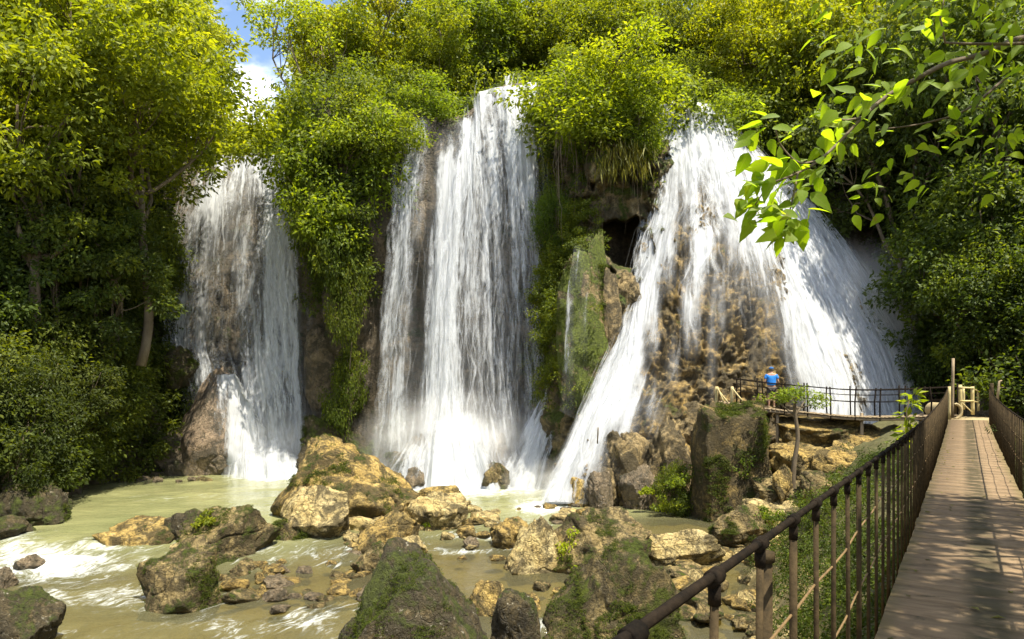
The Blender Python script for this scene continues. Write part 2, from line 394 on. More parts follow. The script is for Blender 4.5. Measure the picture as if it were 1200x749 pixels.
L(tc.outputs['Generated'], mp.inputs['Vector']); L(mp.outputs[0], no.inputs['Vector']); L(no.outputs[0], mr.inputs['Value'])
L(mr.outputs[0], mx.inputs[0]); L(sky.outputs[0], mx.inputs[6]); L(mx.outputs[2], bg.inputs['Color']); L(bg.outputs[0], wo.inputs['Surface'])
sl = bpy.data.lights.new('sun', 'SUN'); sl.energy = 5.0; sl.angle = math.radians(.5); sl.color = (1, .925, .77)
so = bpy.data.objects.new('sun', sl); COL.objects.link(so); so.rotation_euler = Vector(SUN).to_track_quat('Z', 'Y').to_euler(); so.location = (0, 0, 60)
cam = bpy.data.cameras.new('camera'); co_ = bpy.data.objects.new('camera', cam); COL.objects.link(co_)
cam.sensor_width = 36; cam.lens = 36*F/1200; cam.clip_end = 1000; cam.clip_start = .05
cam.shift_y = (CY-374.5)/1200
co_.location = (0, 0, H); co_.rotation_euler = (math.radians(90), 0, 0); SC.camera = co_
SC.view_settings.view_transform = 'Standard'; SC.view_settings.look = 'None'; SC.view_settings.exposure = 1.2; SC.view_settings.gamma = 1
cy = SC.cycles; cy.max_bounces = 7; cy.diffuse_bounces = 3; cy.transmission_bounces = 4; cy.transparent_max_bounces = 48; cy.glossy_bounces = 2
cy.volume_bounces = 2; cy.caustics_reflective = False; cy.caustics_refractive = False; cy.sample_clamp_indirect = 6
cy.use_denoising = True

# ---------------------------------------------------------------- ground and water levels
def wl(x, y):
    left = -.55*sm(24., 21.0, y)-.35*sm(18, 14, y)
    right = -.35*sm(26, 22.5, y)-.55*sm(17.2, 15.2, y)
    k = sm(-6, -2.5, x)
    return left*(1-k)+right*k
def bank_start(y):
    return np.interp(y, [-6, 0, 3, 5, 10, 16, 20, 23, 26, 30, 34], [-8, -5, -1, 1.4, 3.7, 5.6, 6.9, 8.4, 9.6, 10.5, 11])
def bridge_x(y): return .6625*y+.146
def deck_z(y): return H-1.75+.0013*(y-11.5)**2
def ground_z(x, y):
    p = np.stack([x, y, np.zeros_like(x)], -1)
    bed = wl(x, y)-.38+.16*fbm(p*.45, 3, 5)+.07*fbm(p*1.7, 3, 9)
    xs = bank_start(y)+.5*fbm(p*.5, 3, 11); t = x-xs
    top = deck_z(np.clip(y, -5, 26))-.75
    rise = np.interp(y, [-5, 4, 16, 20, 26, 30], [3, 2.6, 3.6, 4.2, 5.5, 6.5])
    bank = top*sm(0, 1, t/rise)+np.maximum(t, 0)*.02+.22*fbm(p*.8, 4, 3)*sm(-.2, .8, t)
    g = np.where(t > -.3, bed+(bank+.4)*sm(-.3, .4, t), bed)
    lf = sm(-23, -30, x)*6*sm(40, 30, y)+sm(-26, -45, x)*10
    back = sm(3, -6, y)*3.2
    return np.maximum(g+lf, np.where(y < 3, back-.5, -9))+sm(24, 40, x)*10
nx, ny = 430, 300
gx = np.concatenate([np.linspace(-90, -32, 24)[:-1], np.linspace(-32, 28, nx-47), np.linspace(28, 90, 26)[1:]])
gy = np.concatenate([np.linspace(-40, -6, 14)[:-1], np.linspace(-6, 46, ny-26), np.linspace(46, 130, 14)[1:]])
GX, GY = np.meshgrid(gx, gy, indexing='ij')
GV = np.stack([GX, GY, ground_z(GX, GY)], -1)

def ground_mat():
    t = NT('ground'); geo = t.n('NewGeometry'); co = geo.outputs['Position']
    z = t.n('SeparateXYZ', {0: co}).outputs[2]
    b = t.noise(co, 1.6, 6, .65, .3); c = t.noise(co, 9, 5, .65)
    vor = t.n('TexVoronoi', {'Vector': co, 'Scale': 3.5}); vc = t.n('SeparateXYZ', {0: vor.outputs['Color']}).outputs[0]
    col = t.mix(t.maprange(b, .35, .65), (.46, .34, .12), (.30, .22, .09))
    col = t.mix(t.math('MULTIPLY', vc, .5), col, (.52, .42, .20))
    col = t.mix(t.maprange(c, .5, .75, 0, .6), col, (.16, .12, .05))
    gr = t.mix(c, (.05, .055, .012), (.10, .085, .03))
    col = t.mix(t.maprange(t.math('ADD', z, t.math('MULTIPLY', b, 1.2)), 1.2, 1.9), col, gr)
    h = t.math('ADD', t.math('MULTIPLY', b, .6), t.math('ADD', t.math('MULTIPLY', c, .4), t.math('MULTIPLY', vor.outputs['Distance'], -.5)))
    p = t.n('BsdfPrincipled', {'Base Color': col, 'Roughness': .85, 'Normal': t.bump(h, .8, .1)})
    return t.surf(p.outputs[0])
M['ground'] = ground_mat()
g = link('ground', mesh_from('ground', GV.reshape(-1, 3), grid_faces(len(gx), len(gy)), M['ground'])); tag(g, kind='structure')

# water surface: one sheet with pools and steps
wx = np.linspace(-30, 14, 300); wy = np.linspace(9, 44.5, 320)
WX, WY = np.meshgrid(wx, wy, indexing='ij'); WP = np.stack([WX, WY, 0*WX], -1)
WZ = wl(WX, WY)
wpx, wpy = proj(np.stack([WX, WY, WZ], -1))
def blob(px, py, rx, ry, wpx=wpx, wpy=wpy): return np.exp(-(((wpx-px)/rx)**2+((wpy-py)/ry)**2))
dz = np.abs(np.gradient(WZ, axis=1))/(wy[1]-wy[0])
foam = 0*WX
for px, py, rx, ry, k in [(60, 660, 95, 26, .85), (20, 640, 40, 22, .6), (150, 700, 130, 22, .55), (270, 735, 120, 18, .55), (120, 640, 60, 10, .6), (60, 700, 60, 20, .5),
                          (360, 728, 60, 18, .75), (420, 715, 40, 20, .5), (40, 740, 60, 14, .4), (220, 715, 50, 8, .4),
                          (320, 557, 62, 9, 1.), (290, 552, 35, 4, .6), (250, 580, 80, 14, .30), (180, 585, 100, 14, .22), (290, 605, 50, 9, .28),
                          (540, 572, 95, 13, 1.), (600, 570, 70, 9, .9), (500, 562, 55, 9, .9), (636, 594, 38, 13, 1.), (655, 600, 40, 7, .6), (590, 590, 70, 12, .3),
                          (520, 612, 70, 7, .8), (560, 628, 65, 6, .85), (610, 615, 50, 5, .8), (545, 645, 60, 5, .75), (490, 640, 45, 9, .6), (600, 640, 35, 9, .6), (640, 605, 50, 8, .45), (470, 655, 40, 8, .4),
                          (690, 735, 26, 12, .9), (795, 700, 22, 12, .9), (770, 715, 15, 10, .8), (640, 735, 14, 12, .8), (660, 700, 12, 6, .6), (775, 655, 8, 8, .7), (555, 745, 20, 10, .5)]:
    foam = np.maximum(foam, k*(1.08 if px < 200 else 1. if px > 630 and py > 690 else .78 if py > 600 else .95)*blob(px, py, rx, ry))
foam = np.maximum(foam, np.clip(dz*1.4, 0, .5)*(WX < -2))
clear = np.clip(sm(-9, -3, WX)*sm(28, 22, WY)+.7*sm(2, 6, WX)*sm(29, 27, WY)+.9*sm(25., 20.5, WY), 0, 1)*(1-np.clip(foam, 0, 1)*.3)
ripple = np.clip(.15+foam*1.2+dz*2, 0, 1.5)
WZ2 = WZ+.05*ripple*fbm(WP*1.1, 3, 4)+.16*np.clip(foam, 0, 1)*fbm(WP*np.array([1.3, 1.8, 1]), 3, 8)*sm(26, 22, WY)+.03*fbm(WP*.6, 2, 2)
wv = np.stack([WX, WY, WZ2], -1)
wat = link('water', mesh_from('water', wv.reshape(-1, 3), grid_faces(300, 320), M['pool'], attrs={'foam': foam, 'clear': clear, 'ripple': ripple})); tag(wat, kind='structure')

# ---------------------------------------------------------------- cliff
def col(*pts): return [P(*q) if len(q) == 3 else np.array(q[1:]) for q in pts]
W_ = lambda x, y, z: ('w', x, y, z)
CL = [
 col(W_(-26, -6, -2), W_(-27, -6, 5), W_(-30, -6, 11), W_(-34, -6, 17), W_(-40, -6, 21)),
 col(W_(-22.5, 12, -2), W_(-24, 12, 4), W_(-27, 12, 10), W_(-31, 12, 16), W_(-38, 12, 21)),
 col(W_(-21.5, 22, -2), W_(-23, 22.5, 4), W_(-26, 24, 10), W_(-29, 26, 16), W_(-34, 28, 21)),
 col((50, 612, 29), (45, 500, 30.5), (40, 380, 33), (45, 260, 36), (50, 190, 40)),
 col((140, 568, 38), (140, 480, 39), (150, 360, 40.5), (170, 240, 43), (185, 185, 46)),
 col((195, 572, 43), (190, 450, 43.6), (195, 320, 44.2), (212, 215, 45), (222, 187, 47)),
 col((240, 575, 43.4), (238, 440, 43.6), (240, 310, 44.2), (255, 200, 45.5), (255, 187, 47.5)),
 col((300, 575, 43), (300, 440, 43), (295, 310, 44), (305, 195, 45.5), (305, 186, 47.5)),
 col((365, 575, 42.5), (368, 440, 42.6), (352, 310, 43.5), (338, 195, 45), (335, 180, 47.5)),
 col((402, 575, 40.5), (402, 440, 40.2), (398, 330, 39.4), (388, 200, 39.4), (380, 120, 42.5)),
 col((432, 590, 40), (432, 450, 40.2), (436, 330, 39.8), (442, 200, 39.4), (445, 125, 42.5)),
 col((470, 600, 40), (470, 420, 40), (476, 270, 39.8), (480, 160, 40), (484, 138, 42)),
 col((540, 600, 40.5), (540, 420, 40.5), (540, 270, 40.2), (536, 165, 40), (540, 138, 42)),
 col((600, 600, 40.5), (600, 420, 40.5), (598, 270, 40.2), (590, 130, 40), (592, 106, 42)),
 col((645, 600, 40), (645, 420, 40), (640, 280, 40), (636, 140, 40), (634, 104, 42)),
 col((690, 590, 38.5), (690, 420, 38.5), (686, 280, 38.8), (680, 170, 37.8), (682, 112, 41)),
 col((745, 590, 38), (745, 420, 38.2), (740, 280, 39.5), (742, 180, 38), (745, 128, 41)),
 col((800, 590, 37.5), (800, 420, 38), (800, 280, 38.8), (800, 170, 39.2), (803, 138, 42)),
 col((860, 590, 38.5), (860, 420, 39), (860, 300, 39.4), (855, 200, 39.8), (852, 156, 43)),
 col((940, 590, 40), (940, 420, 40), (935, 320, 40.4), (925, 230, 41.2), (920, 170, 45)),
 col((1075, 590, 39.5), (1075, 440, 39.5), (1070, 330, 40), (1050, 220, 41.5), (1040, 110, 46)),
 col((1120, 620, 33), (1120, 450, 33.4), (1125, 350, 35.5), (1130, 230, 38.5), (1130, 90, 44)),
 col((1200, 620, 29.5), (1200, 450, 30), (1208, 340, 32), (1215, 210, 36), (1220, 60, 42)),
 col(W_(21, 21, -2), W_(22, 21, 4), W_(24, 22, 10), W_(27, 24, 16), W_(33, 27, 22)),
 col(W_(18, 10, -2), W_(19, 10, 4), W_(22, 10, 10), W_(26, 10, 16), W_(32, 10, 22)),
 col(W_(17, -8, -2), W_(18, -8, 4), W_(21, -8, 10), W_(25, -8, 16), W_(32, -8, 22)),
]
CM, CN = 460, 170
for c in CL:
    t = c[-1]; out = np.array([t[0]*.25, 10 if abs(t[0]) < 25 else 3, 0])
    if abs(t[0]) > 28: out = np.array([np.sign(t[0])*14, 6, 0])
    c.append(t+out+np.array([0, 0, .6])); c.append(t+out*4+np.array([0, 0, 3.]))
def lattice_rows(cols, M_, seg):
    """flow lines resampled with a fixed number of points per control span"""
    C = []
    for c in cols:
        c = np.array(c); d = np.arange(len(c), dtype=float)
        x = np.concatenate([np.linspace(i, i+1, n, endpoint=False) for i, n in enumerate(seg)]+[[len(seg)]])
        C.append(catm_at(c, d, x))
    C = np.stack(C); d = np.r_[0, np.cumsum(np.linalg.norm(np.diff(C[:, :max(sum(seg[:4]), 2)], axis=0), axis=2).mean(1)+.3)]
    return catm_at(C, d, np.linspace(0, d[-1], M_))
CG = lattice_rows(CL, CM, [36, 36, 36, 30, 8, 8])
CN = CG.shape[1]
nrm = grid_normals(CG)
if nrm[CM//2, 60, 1] > 0: nrm = -nrm
disp = .75*fbm(CG*np.array([.28, .28, .2]), 3, 21)+.30*ridged(CG*np.array([.9, .9, .30]), 3, 22)+.12*fbm(CG*2.2, 3, 23)
face = np.ones(CN); face[120:] = .6; face[138:] = .2
CG = CG+nrm*disp[..., None]*face[None, :, None]
cl = link('cliff', mesh_from('cliff', CG.reshape(-1, 3), grid_faces(CM, CN), M['cliff'])); tag(cl, kind='structure')

def rocky_lattice(cols, M_, seg, amp=(.35, .22, .08), fr=(.6, 1.6, 4.5), seed=1, stretch=(1, 1, .7)):
    G = lattice_rows(cols, M_, seg); n = grid_normals(G)
    if n[M_//2, G.shape[1]//2, 1] > 0: n = -n
    s = np.array(stretch)
    d = amp[0]*fbm(G*fr[0]*s, 3, seed)+amp[1]*ridged(G*fr[1]*s, 3, seed+1)+amp[2]*fbm(G*fr[2], 3, seed+2)
    return G+n*d[..., None], n

# travertine cone under the right fall
K = [
 [(766, 150, 39), (763, 230, 37.4), (742, 330, 35.6), (712, 420, 33.8), (676, 510, 32), (632, 596, 30.8)],
 [(785, 143, 39), (785, 230, 36.8), (770, 330, 34.5), (745, 430, 32.5), (715, 510, 31), (690, 596, 29.8)],
 [(800, 141, 39), (810, 230, 36.4), (805, 330, 33.6), (795, 420, 32.2), (780, 490, 31), (742, 602, 29.4)],
 [(815, 143, 39), (835, 230, 36.2), (845, 330, 33.4), (845, 420, 32), (842, 480, 31.2), (812, 606, 29.4)],
 [(830, 151, 39.2), (865, 240, 36.4), (890, 340, 33.8), (905, 430, 32.4), (912, 490, 31.9), (895, 580, 30.6)],
 [(850, 168, 39.5), (895, 250, 37.2), (935, 350, 34.9), (965, 430, 33.6), (985, 490, 32.9), (990, 570, 31.6)],
 [(872, 186, 39.8), (938, 264, 38.2), (1000, 360, 36.6), (1038, 432, 35.4), (1055, 500, 34.3), (1066, 560, 33)],
 [(892, 202, 41), (966, 278, 40), (1034, 368, 38.4), (1070, 438, 37.2), (1088, 495, 36.4), (1098, 550, 35.6)],
]
KW = [col(*k) for k in K]
KG, KN = rocky_lattice(KW, 300, [44]*5, seed=31, amp=(.42, .22, .16))
lump = .15*(1-np.exp(-(noise(KG*np.array([2.6, 2.6, 1.5]), 38)/.25)**2))+.10*ridged(KG*np.array([5.2, 5.2, 3.2]), 3, 39)+.10*(.8*np.mod(1.3*KG[..., 2]+1.6*fbm(KG*.9, 3, 40), 1)**2)
lump = (lump-.15)*(.35+1.15*sm(-.35, .45, fbm(KG*.55, 2, 44)))+.22*ridged(KG*np.array([1.0, 1.0, .16]), 2, 45)-.1
KG = KG+KN*lump[..., None]
ko = link('rock_outcrop', mesh_from('rock_outcrop', KG.reshape(-1, 3), grid_faces(*KG.shape[:2]), M['cone']))
tag(ko, 'tall tan travertine cone of knobbly rock under the widest waterfall, behind the person', 'rock outcrop')

# mossy column with the cave
R_ = [
 [(630, 585, 39.4), (640, 450, 39.6), (650, 360, 39.6), (656, 300, 39.6), (660, 235, 39.8), (660, 160, 40)],
 [(640, 578, 36), (650, 455, 35.6), (660, 365, 35.6), (672, 305, 35.8), (690, 245, 36.6), (692, 165, 37.6)],
 [(655, 570, 34.2), (672, 460, 33.9), (688, 375, 33.8), (700, 312, 34), (708, 255, 34.9), (708, 175, 36.2)],
 [(680, 560, 33.4), (700, 440, 33.4), (716, 365, 33.5), (726, 322, 33.8), (732, 262, 34.6), (734, 172, 36)],
 [(715, 545, 33.8), (738, 400, 33.9), (748, 345, 34.1), (754, 318, 34.4), (757, 262, 34.9), (758, 170, 36.3)],
 [(745, 540, 36), (768, 400, 36.4), (774, 345, 36.6), (778, 318, 36.8), (782, 262, 37.2), (784, 165, 38.5)],
]
RW = [col(*r) for r in R_]
RG, RN = rocky_lattice(RW, 170, [44]*5, seed=41, amp=(.35, .34, .12), stretch=(1, 1, .28))
rpx, rpy = proj(RG)
hn = 1+.38*fbm(np.stack([rpx/17., rpy/17., 0*rpx], -1), 3, 91)
hole = sm(1.12, .82, np.sqrt(((rpx-738)/24)**2+((rpy-(284+(rpx-738)*.25))/28)**2)*hn)
under = sm(1.5, .9, np.sqrt(((rpx-735)/34)**2+((rpy-258)/50)**2)*hn)
dirv = RG-np.array([0, 0, H]); dirv /= np.linalg.norm(dirv, axis=-1, keepdims=True)
RG = RG+dirv*(hole*7+under*1.3)[..., None]
ro = link('rock_column', mesh_from('rock_column', RG.reshape(-1, 3), grid_faces(*RG.shape[:2]), M['column']))
tag(ro, 'mossy rock column with a dark cave mouth between the middle and right waterfalls', 'rock column')

# ---------------------------------------------------------------- waterfalls
def dens_table(tab):
    ys = np.array(sorted(tab))
    def f(px, py):
        rows = np.stack([np.interp(px, [a for a, b in tab[y]], [b for a, b in tab[y]]) for y in ys])
        i = np.clip(np.searchsorted(ys, py)-1, 0, len(ys)-2); t = np.clip((py-ys[i])/(ys[i+1]-ys[i]), 0, 1)
        r0 = np.take_along_axis(rows, i[None], 0)[0]; r1 = np.take_along_axis(rows, (i+1)[None], 0)[0]
        return r0*(1-t)+r1*t
    return f
def sheet(cols, M_, seg, dens, mat, parent, off=0., k=1., add=0., seed=0, name='water_curtain', wav=.12, tops=True):
    G = lattice_rows([col(*c) for c in cols], M_, seg); n = grid_normals(G)
    if n[M_//2, G.shape[1]//2, 1] > 0: n = -n
    du = np.r_[0, np.cumsum(np.linalg.norm(np.diff(G, axis=0), axis=2).mean(1))]
    dv = np.concatenate([np.zeros((M_, 1)), np.cumsum(np.linalg.norm(np.diff(G, axis=1), axis=2), axis=1)], 1)
    U = np.repeat(du[:, None], G.shape[1], 1)
    q = np.stack([U*1.3, dv*.12, 0*U+seed], -1)
    G = G+n*(off+wav*fbm(q, 3, 50+seed)*(1+.0*dv))[..., None]
    px, py = proj(G); d = dens(px, py)*k+add*(dens(px, py) > .05)
    e = np.arange(M_)/(M_-1); ed = np.clip(np.minimum(e, 1-e)/.04, 0, 1)
    d = d*ed[:, None]
    if tops: d[:, :2] *= .6
    me = mesh_from(name, G.reshape(-1, 3), grid_faces(*G.shape[:2]), mat, attrs={'dens': d}, uv=np.stack([U, dv], -1).reshape(-1, 2))
    return link(name, me, parent)

def strands(cols, seg, dens, n, seed, off=.25, width=(.022, .075), wander=.35, power=2.2, T=64, top=3.):
    """thin threads of water that follow the sheet and meander, thickest where the fall is densest"""
    G = lattice_rows([col(*c) for c in cols], 120, seg); nn = grid_normals(G)
    if nn[60, G.shape[1]//2, 1] > 0: nn = -nn
    r = np.random.default_rng(seed); px, py = proj(G); D = np.clip(dens(px, py), 0, 1); Mg, Ng = D.shape
    wgt = D**power+.02*(D > .05); wgt = wgt*(1+top*np.exp(-np.arange(Ng)/(.12*Ng)))[None]; wgt[:3] = 0; wgt[-3:] = 0
    k = r.choice(Mg*Ng, n, p=(wgt/wgt.sum()).ravel()); i0, j0 = k//Ng, k % Ng
    L_ = np.where(r.uniform(size=n) < .45, Ng, r.uniform(.12, .55, n)*Ng)
    t = np.linspace(0, 1, T)[None]; J = np.clip(j0[:, None]+t*L_[:, None], 0, Ng-1.01)
    wcol = np.linalg.norm(G[1:]-G[:-1], axis=2).mean(0)
    dv = np.r_[0, np.cumsum(np.linalg.norm(np.diff(G, axis=1), axis=2).mean(0))]
    vm = np.interp(J.ravel(), np.arange(Ng), dv).reshape(J.shape)
    ph = r.uniform(0, 99, n)[:, None]
    mea = wander*noise(np.stack([vm*.35, ph+0*vm, 0*vm], -1), 3)+wander*.35*noise(np.stack([vm*1.3, ph+7+0*vm, 0*vm], -1), 4)
    mea = mea-mea[:, :1]
    I = np.clip(i0[:, None]+mea/np.interp(J.ravel(), np.arange(Ng), wcol).reshape(J.shape), 0, Mg-1.01)
    a, b = I.astype(int), J.astype(int); fa, fb = (I-a)[..., None], (J-b)[..., None]
    def bi(A): return (A[a, b]*(1-fa)+A[a+1, b]*fa)*(1-fb)+(A[a, b+1]*(1-fa)+A[a+1, b+1]*fa)*fb
    p = bi(G)+bi(nn)*(off+r.uniform(-.08, .2, n)[:, None, None]); dd = bi(D[..., None])[..., 0]
    sd = G[np.minimum(a+1, Mg-1), b]-G[a, b]; sd /= np.linalg.norm(sd, axis=-1, keepdims=True)+1e-9
    w_ = (width[0]*.5+(width[1]*1.9-width[0]*.5)*r.uniform(0, 1, n)**3)[:, None]*(.55+.9*np.clip(noise(np.stack([vm*.8, ph+20+0*vm, 0*vm], -1), 5)+.3, 0, 1))*np.clip(t*10, .15, 1)*(1+.5*t)
    al = np.clip(dd*1.15-.12, 0, 1)**.9*np.clip(np.minimum(t*9, (1-t)*5)+.12, 0, 1)*r.uniform(.2, .95, n)[:, None]*(dd > .03)
    V = np.stack([p-sd*w_[..., None], p+sd*w_[..., None]], 2).reshape(-1, 3)
    q = np.arange(n)[:, None]*T*2+np.arange(T-1)[None]*2; Fc = np.stack([q, q+1, q+3, q+2], -1).reshape(-1, 4)
    U = np.repeat(np.arange(n)*5., T*2)+np.tile([.001, .999], n*T); uv = np.stack([U, np.repeat(vm.ravel(), 2)], -1)
    return link('water_strands', mesh_from('water_strands', V, Fc, M['strand'], attrs={'dens': np.repeat(al.ravel(), 2)}, uv=uv))

# left
LF = [
 [(218, 196, 46.6), (218, 197, 45.6), (200, 240, 44.2), (190, 320, 43.1), (186, 400, 42.5), (192, 455, 42.2), (200, 556, 42)],
 [(250, 188, 46.8), (250, 189, 45.6), (240, 240, 43.8), (234, 320, 42.9), (232, 400, 42.3), (240, 440, 41.7), (258, 556, 40.6)],
 [(285, 184, 46.8), (285, 185, 45.6), (278, 240, 43.6), (272, 320, 42.7), (270, 400, 42.1), (275, 440, 41.3), (300, 554, 40.1)],
 [(312, 182, 46.8), (312, 183, 45.6), (315, 240, 43.5), (310, 320, 42.5), (312, 400, 41.7), (318, 460, 41), (326, 553, 40.3)],
 [(326, 182, 46.8), (326, 183, 45.6), (335, 240, 43.4), (341, 320, 42.5), (346, 400, 41.9), (348, 460, 41.4), (354, 551, 40.8)],
 [(342, 192, 46.8), (342, 193, 45.6), (357, 260, 43.4), (370, 330, 42.5), (378, 400, 42.0), (384, 470, 41.6), (394, 545, 41)],
]
dL = dens_table({183: [(215, 0), (228, .5), (260, .65), (290, .75), (330, .9), (342, 0)], 240: [(196, 0), (208, .45), (232, .7), (255, .78), (275, .55), (292, .4), (302, .3), (318, .88), (336, .7), (345, .2), (360, 0)],
 300: [(188, .2), (206, .6), (238, .5), (258, .3), (285, .62), (300, .3), (316, .85), (342, .88), (352, .2), (362, .45), (370, .3), (380, 0)],
 400: [(184, .3), (206, .72), (240, .62), (255, .2), (272, .25), (290, .55), (305, .62), (322, .88), (346, .75), (356, .12), (370, .3), (388, .1)],
 440: [(192, .1), (218, .4), (236, .75), (252, .75), (268, .25), (288, .85), (310, .8), (346, .72), (358, .2), (388, .08)],
 490: [(235, .1), (252, .3), (266, .45), (280, .98), (300, .8), (316, .55), (346, .72), (358, .2), (388, .2)],
 552: [(205, .0), (255, .1), (268, .4), (298, .75), (318, 1.0), (335, .85), (355, .5), (375, .2)]})
wf = empty('waterfall', P(290, 552, 41)); tag(wf, 'narrow left waterfall thinning over dark cliff, beside the leafy bank', 'waterfall')
def shift(o, root):
    o.parent = root; o.matrix_parent_inverse = Matrix.Translation(-root.location)
seg7 = [3, 10, 22, 24, 14, 26]
for k, (m, off, kk) in enumerate([(1, 0, .84), (2, -.25, .72)]):
    shift(sheet(LF, 130, seg7, dL, M['fall'][m], None, off, kk, seed=k), wf)

shift(strands(LF, seg7, dL, 190, 61), wf)
# middle
MF = [
 [(470, 160, 41), (468, 164, 39.9), (462, 200, 39.0), (455, 300, 38.5), (445, 400, 38.2), (438, 480, 38), (432, 575, 37.6)],
 [(486, 140, 41), (485, 143, 39.9), (484, 200, 38.8), (478, 300, 38.2), (470, 400, 37.9), (465, 480, 37.7), (460, 575, 37)],
 [(510, 138, 41), (510, 141, 39.9), (512, 200, 38.7), (505, 300, 38.1), (500, 400, 37.7), (495, 490, 37.2), (488, 578, 36.3)],
 [(552, 136, 41), (552, 139, 39.9), (548, 200, 38.4), (540, 300, 37.8), (536, 400, 37.3), (536, 490, 36.8), (540, 580, 35.6)],
 [(561, 110, 41), (561, 113, 39.9), (566, 180, 38.6), (575, 300, 38), (578, 400, 37.6), (582, 490, 37.2), (590, 578, 36.2)],
 [(580, 104, 41), (580, 107, 39.9), (585, 180, 38.6), (590, 300, 38.1), (594, 400, 37.7), (598, 490, 37.3), (604, 578, 36.5)],
 [(604, 102, 41), (604, 105, 39.9), (608, 180, 38.6), (613, 300, 38.2), (617, 400, 37.8), (620, 490, 37.4), (625, 575, 36.8)],
 [(625, 101, 41), (625, 104, 39.9), (628, 180, 38.8), (633, 300, 38.5), (637, 400, 38), (641, 480, 37.8), (646, 570, 37.2)],
 [(646, 108, 41), (646, 112, 39.9), (652, 180, 39), (656, 300, 38.8), (660, 400, 38.5), (664, 470, 38.2), (668, 560, 37.8)],
]
dM = dens_table({106: [(552, 0), (562, .9), (600, .98), (628, .95), (633, .1), (660, 0)], 122: [(550, 0), (558, .85), (566, .9), (600, .95), (628, .9), (634, .1), (660, 0)],
 145: [(465, 0), (476, .75), (496, .7), (506, .1), (532, .2), (545, .9), (560, .85), (566, .6), (580, .82), (600, .85), (626, .8), (634, .2), (645, .35), (652, .1), (660, 0)],
 220: [(460, 0), (470, .62), (487, .78), (497, .18), (508, .3), (518, .95), (550, .98), (562, .55), (580, .66), (592, .5), (610, .76), (623, .66), (634, .2), (645, .35), (660, .1)],
 300: [(446, .05), (460, .65), (476, .75), (490, .12), (504, .4), (514, .98), (540, .98), (552, .6), (575, .52), (590, .3), (605, .68), (615, .4), (630, .58), (645, .25), (665, .05)],
 400: [(430, .15), (443, .45), (466, .66), (480, .3), (497, .3), (507, 1.), (530, 1.), (541, .45), (560, .62), (578, .45), (600, .62), (614, .2), (631, .6), (645, .2), (665, .05)],
 480: [(430, .2), (450, .45), (466, .58), (488, .35), (504, .95), (532, 1.), (545, .6), (575, .42), (600, .52), (625, .35), (650, .3)],
 530: [(430, .15), (455, .4), (480, .55), (503, .98), (545, 1.), (575, .6), (600, .55), (630, .5), (660, .3)],
 575: [(440, .3), (480, .8), (510, 1.), (560, 1.), (600, .8), (640, .7), (660, .2)]})
wf2 = empty('waterfall', P(545, 575, 36.2)); tag(wf2, 'tall middle waterfall dropping in long white veils past dark rock', 'waterfall')
for k, (m, off, kk) in enumerate([(1, .0, .80), (2, -.35, .68)]):
    shift(sheet(MF, 170, [3, 10, 24, 26, 20, 22], dM, M['fall'][m], None, off, kk, seed=10+k), wf2)
shift(strands(MF, [3, 10, 24, 26, 20, 22], dM, 330, 62, off=.5, wander=.3), wf2)
# slanting side stream and the splash apron at the foot of the middle fall
SS = [
 [(666, 385, 37.2), (642, 450, 36.6), (612, 510, 35.9), (575, 582, 35)], [(668, 400, 36.8), (650, 460, 36.2), (628, 520, 35.5), (600, 586, 34.7)],
 [(670, 420, 36.4), (660, 480, 35.6), (645, 535, 35), (630, 590, 34.2)]]
dS = dens_table({390: [(655, 0), (664, .7), (672, .4)], 440: [(638, 0), (648, .7), (660, .7), (668, .3)], 500: [(605, .0), (618, .7), (640, .75), (655, .5), (664, .1)], 575: [(570, .3), (590, .85), (625, .9), (640, .3)]})
for k in range(2): shift(sheet(SS, 60, [20, 20, 20], dS, M['fall'][k], None, .15*k, .95, seed=20+k), wf2)
SP = [
 [(438, 545, 37.4), (430, 560, 36.8), (425, 582, 36)], [(470, 530, 37), (458, 550, 36.2), (448, 586, 35.2)], [(500, 508, 36.8), (490, 535, 35.6), (478, 588, 34.4)],
 [(525, 498, 36.6), (525, 530, 35.2), (525, 590, 33.9)], [(550, 505, 36.6), (562, 535, 35.2), (572, 588, 34.2)], [(580, 525, 36.8), (596, 548, 35.8), (606, 584, 34.9)],
 [(610, 515, 36.8), (622, 540, 35.8), (632, 582, 35)]]
dP = dens_table({500: [(430, 0), (500, .4), (525, .8), (550, .5), (630, .1)], 540: [(430, .1), (470, .6), (500, .85), (550, .9), (570, .7), (590, .35), (615, .7), (630, .2)], 585: [(430, .3), (480, .8), (560, .95), (640, .6)]})
for k in range(2): shift(sheet(SP, 110, [20, 26], dP, M['fall'][k], None, .2*k, .9, seed=24+k, name='splash', wav=.35), wf2)

SL = [[(262, 536, 40.6), (258, 548, 40), (254, 562, 39.2)], [(285, 526, 40.5), (284, 542, 39.5), (282, 566, 38.4)], [(312, 518, 40.5), (314, 540, 39.2), (316, 568, 38)], [(338, 524, 40.8), (342, 542, 39.6), (348, 565, 38.5)], [(366, 534, 41), (372, 548, 40.2), (380, 560, 39.4)]]
dSL = dens_table({520: [(255, 0), (312, .5), (366, .1)], 545: [(255, .2), (290, .7), (320, .9), (345, .6), (372, .2)], 566: [(254, .3), (290, .8), (340, .8), (380, .2)]})
for k in range(2): shift(sheet(SL, 90, [18, 22], dSL, M['fall'][k+1], None, .15*k, .9, seed=27+k, name='splash', wav=.3), wf)

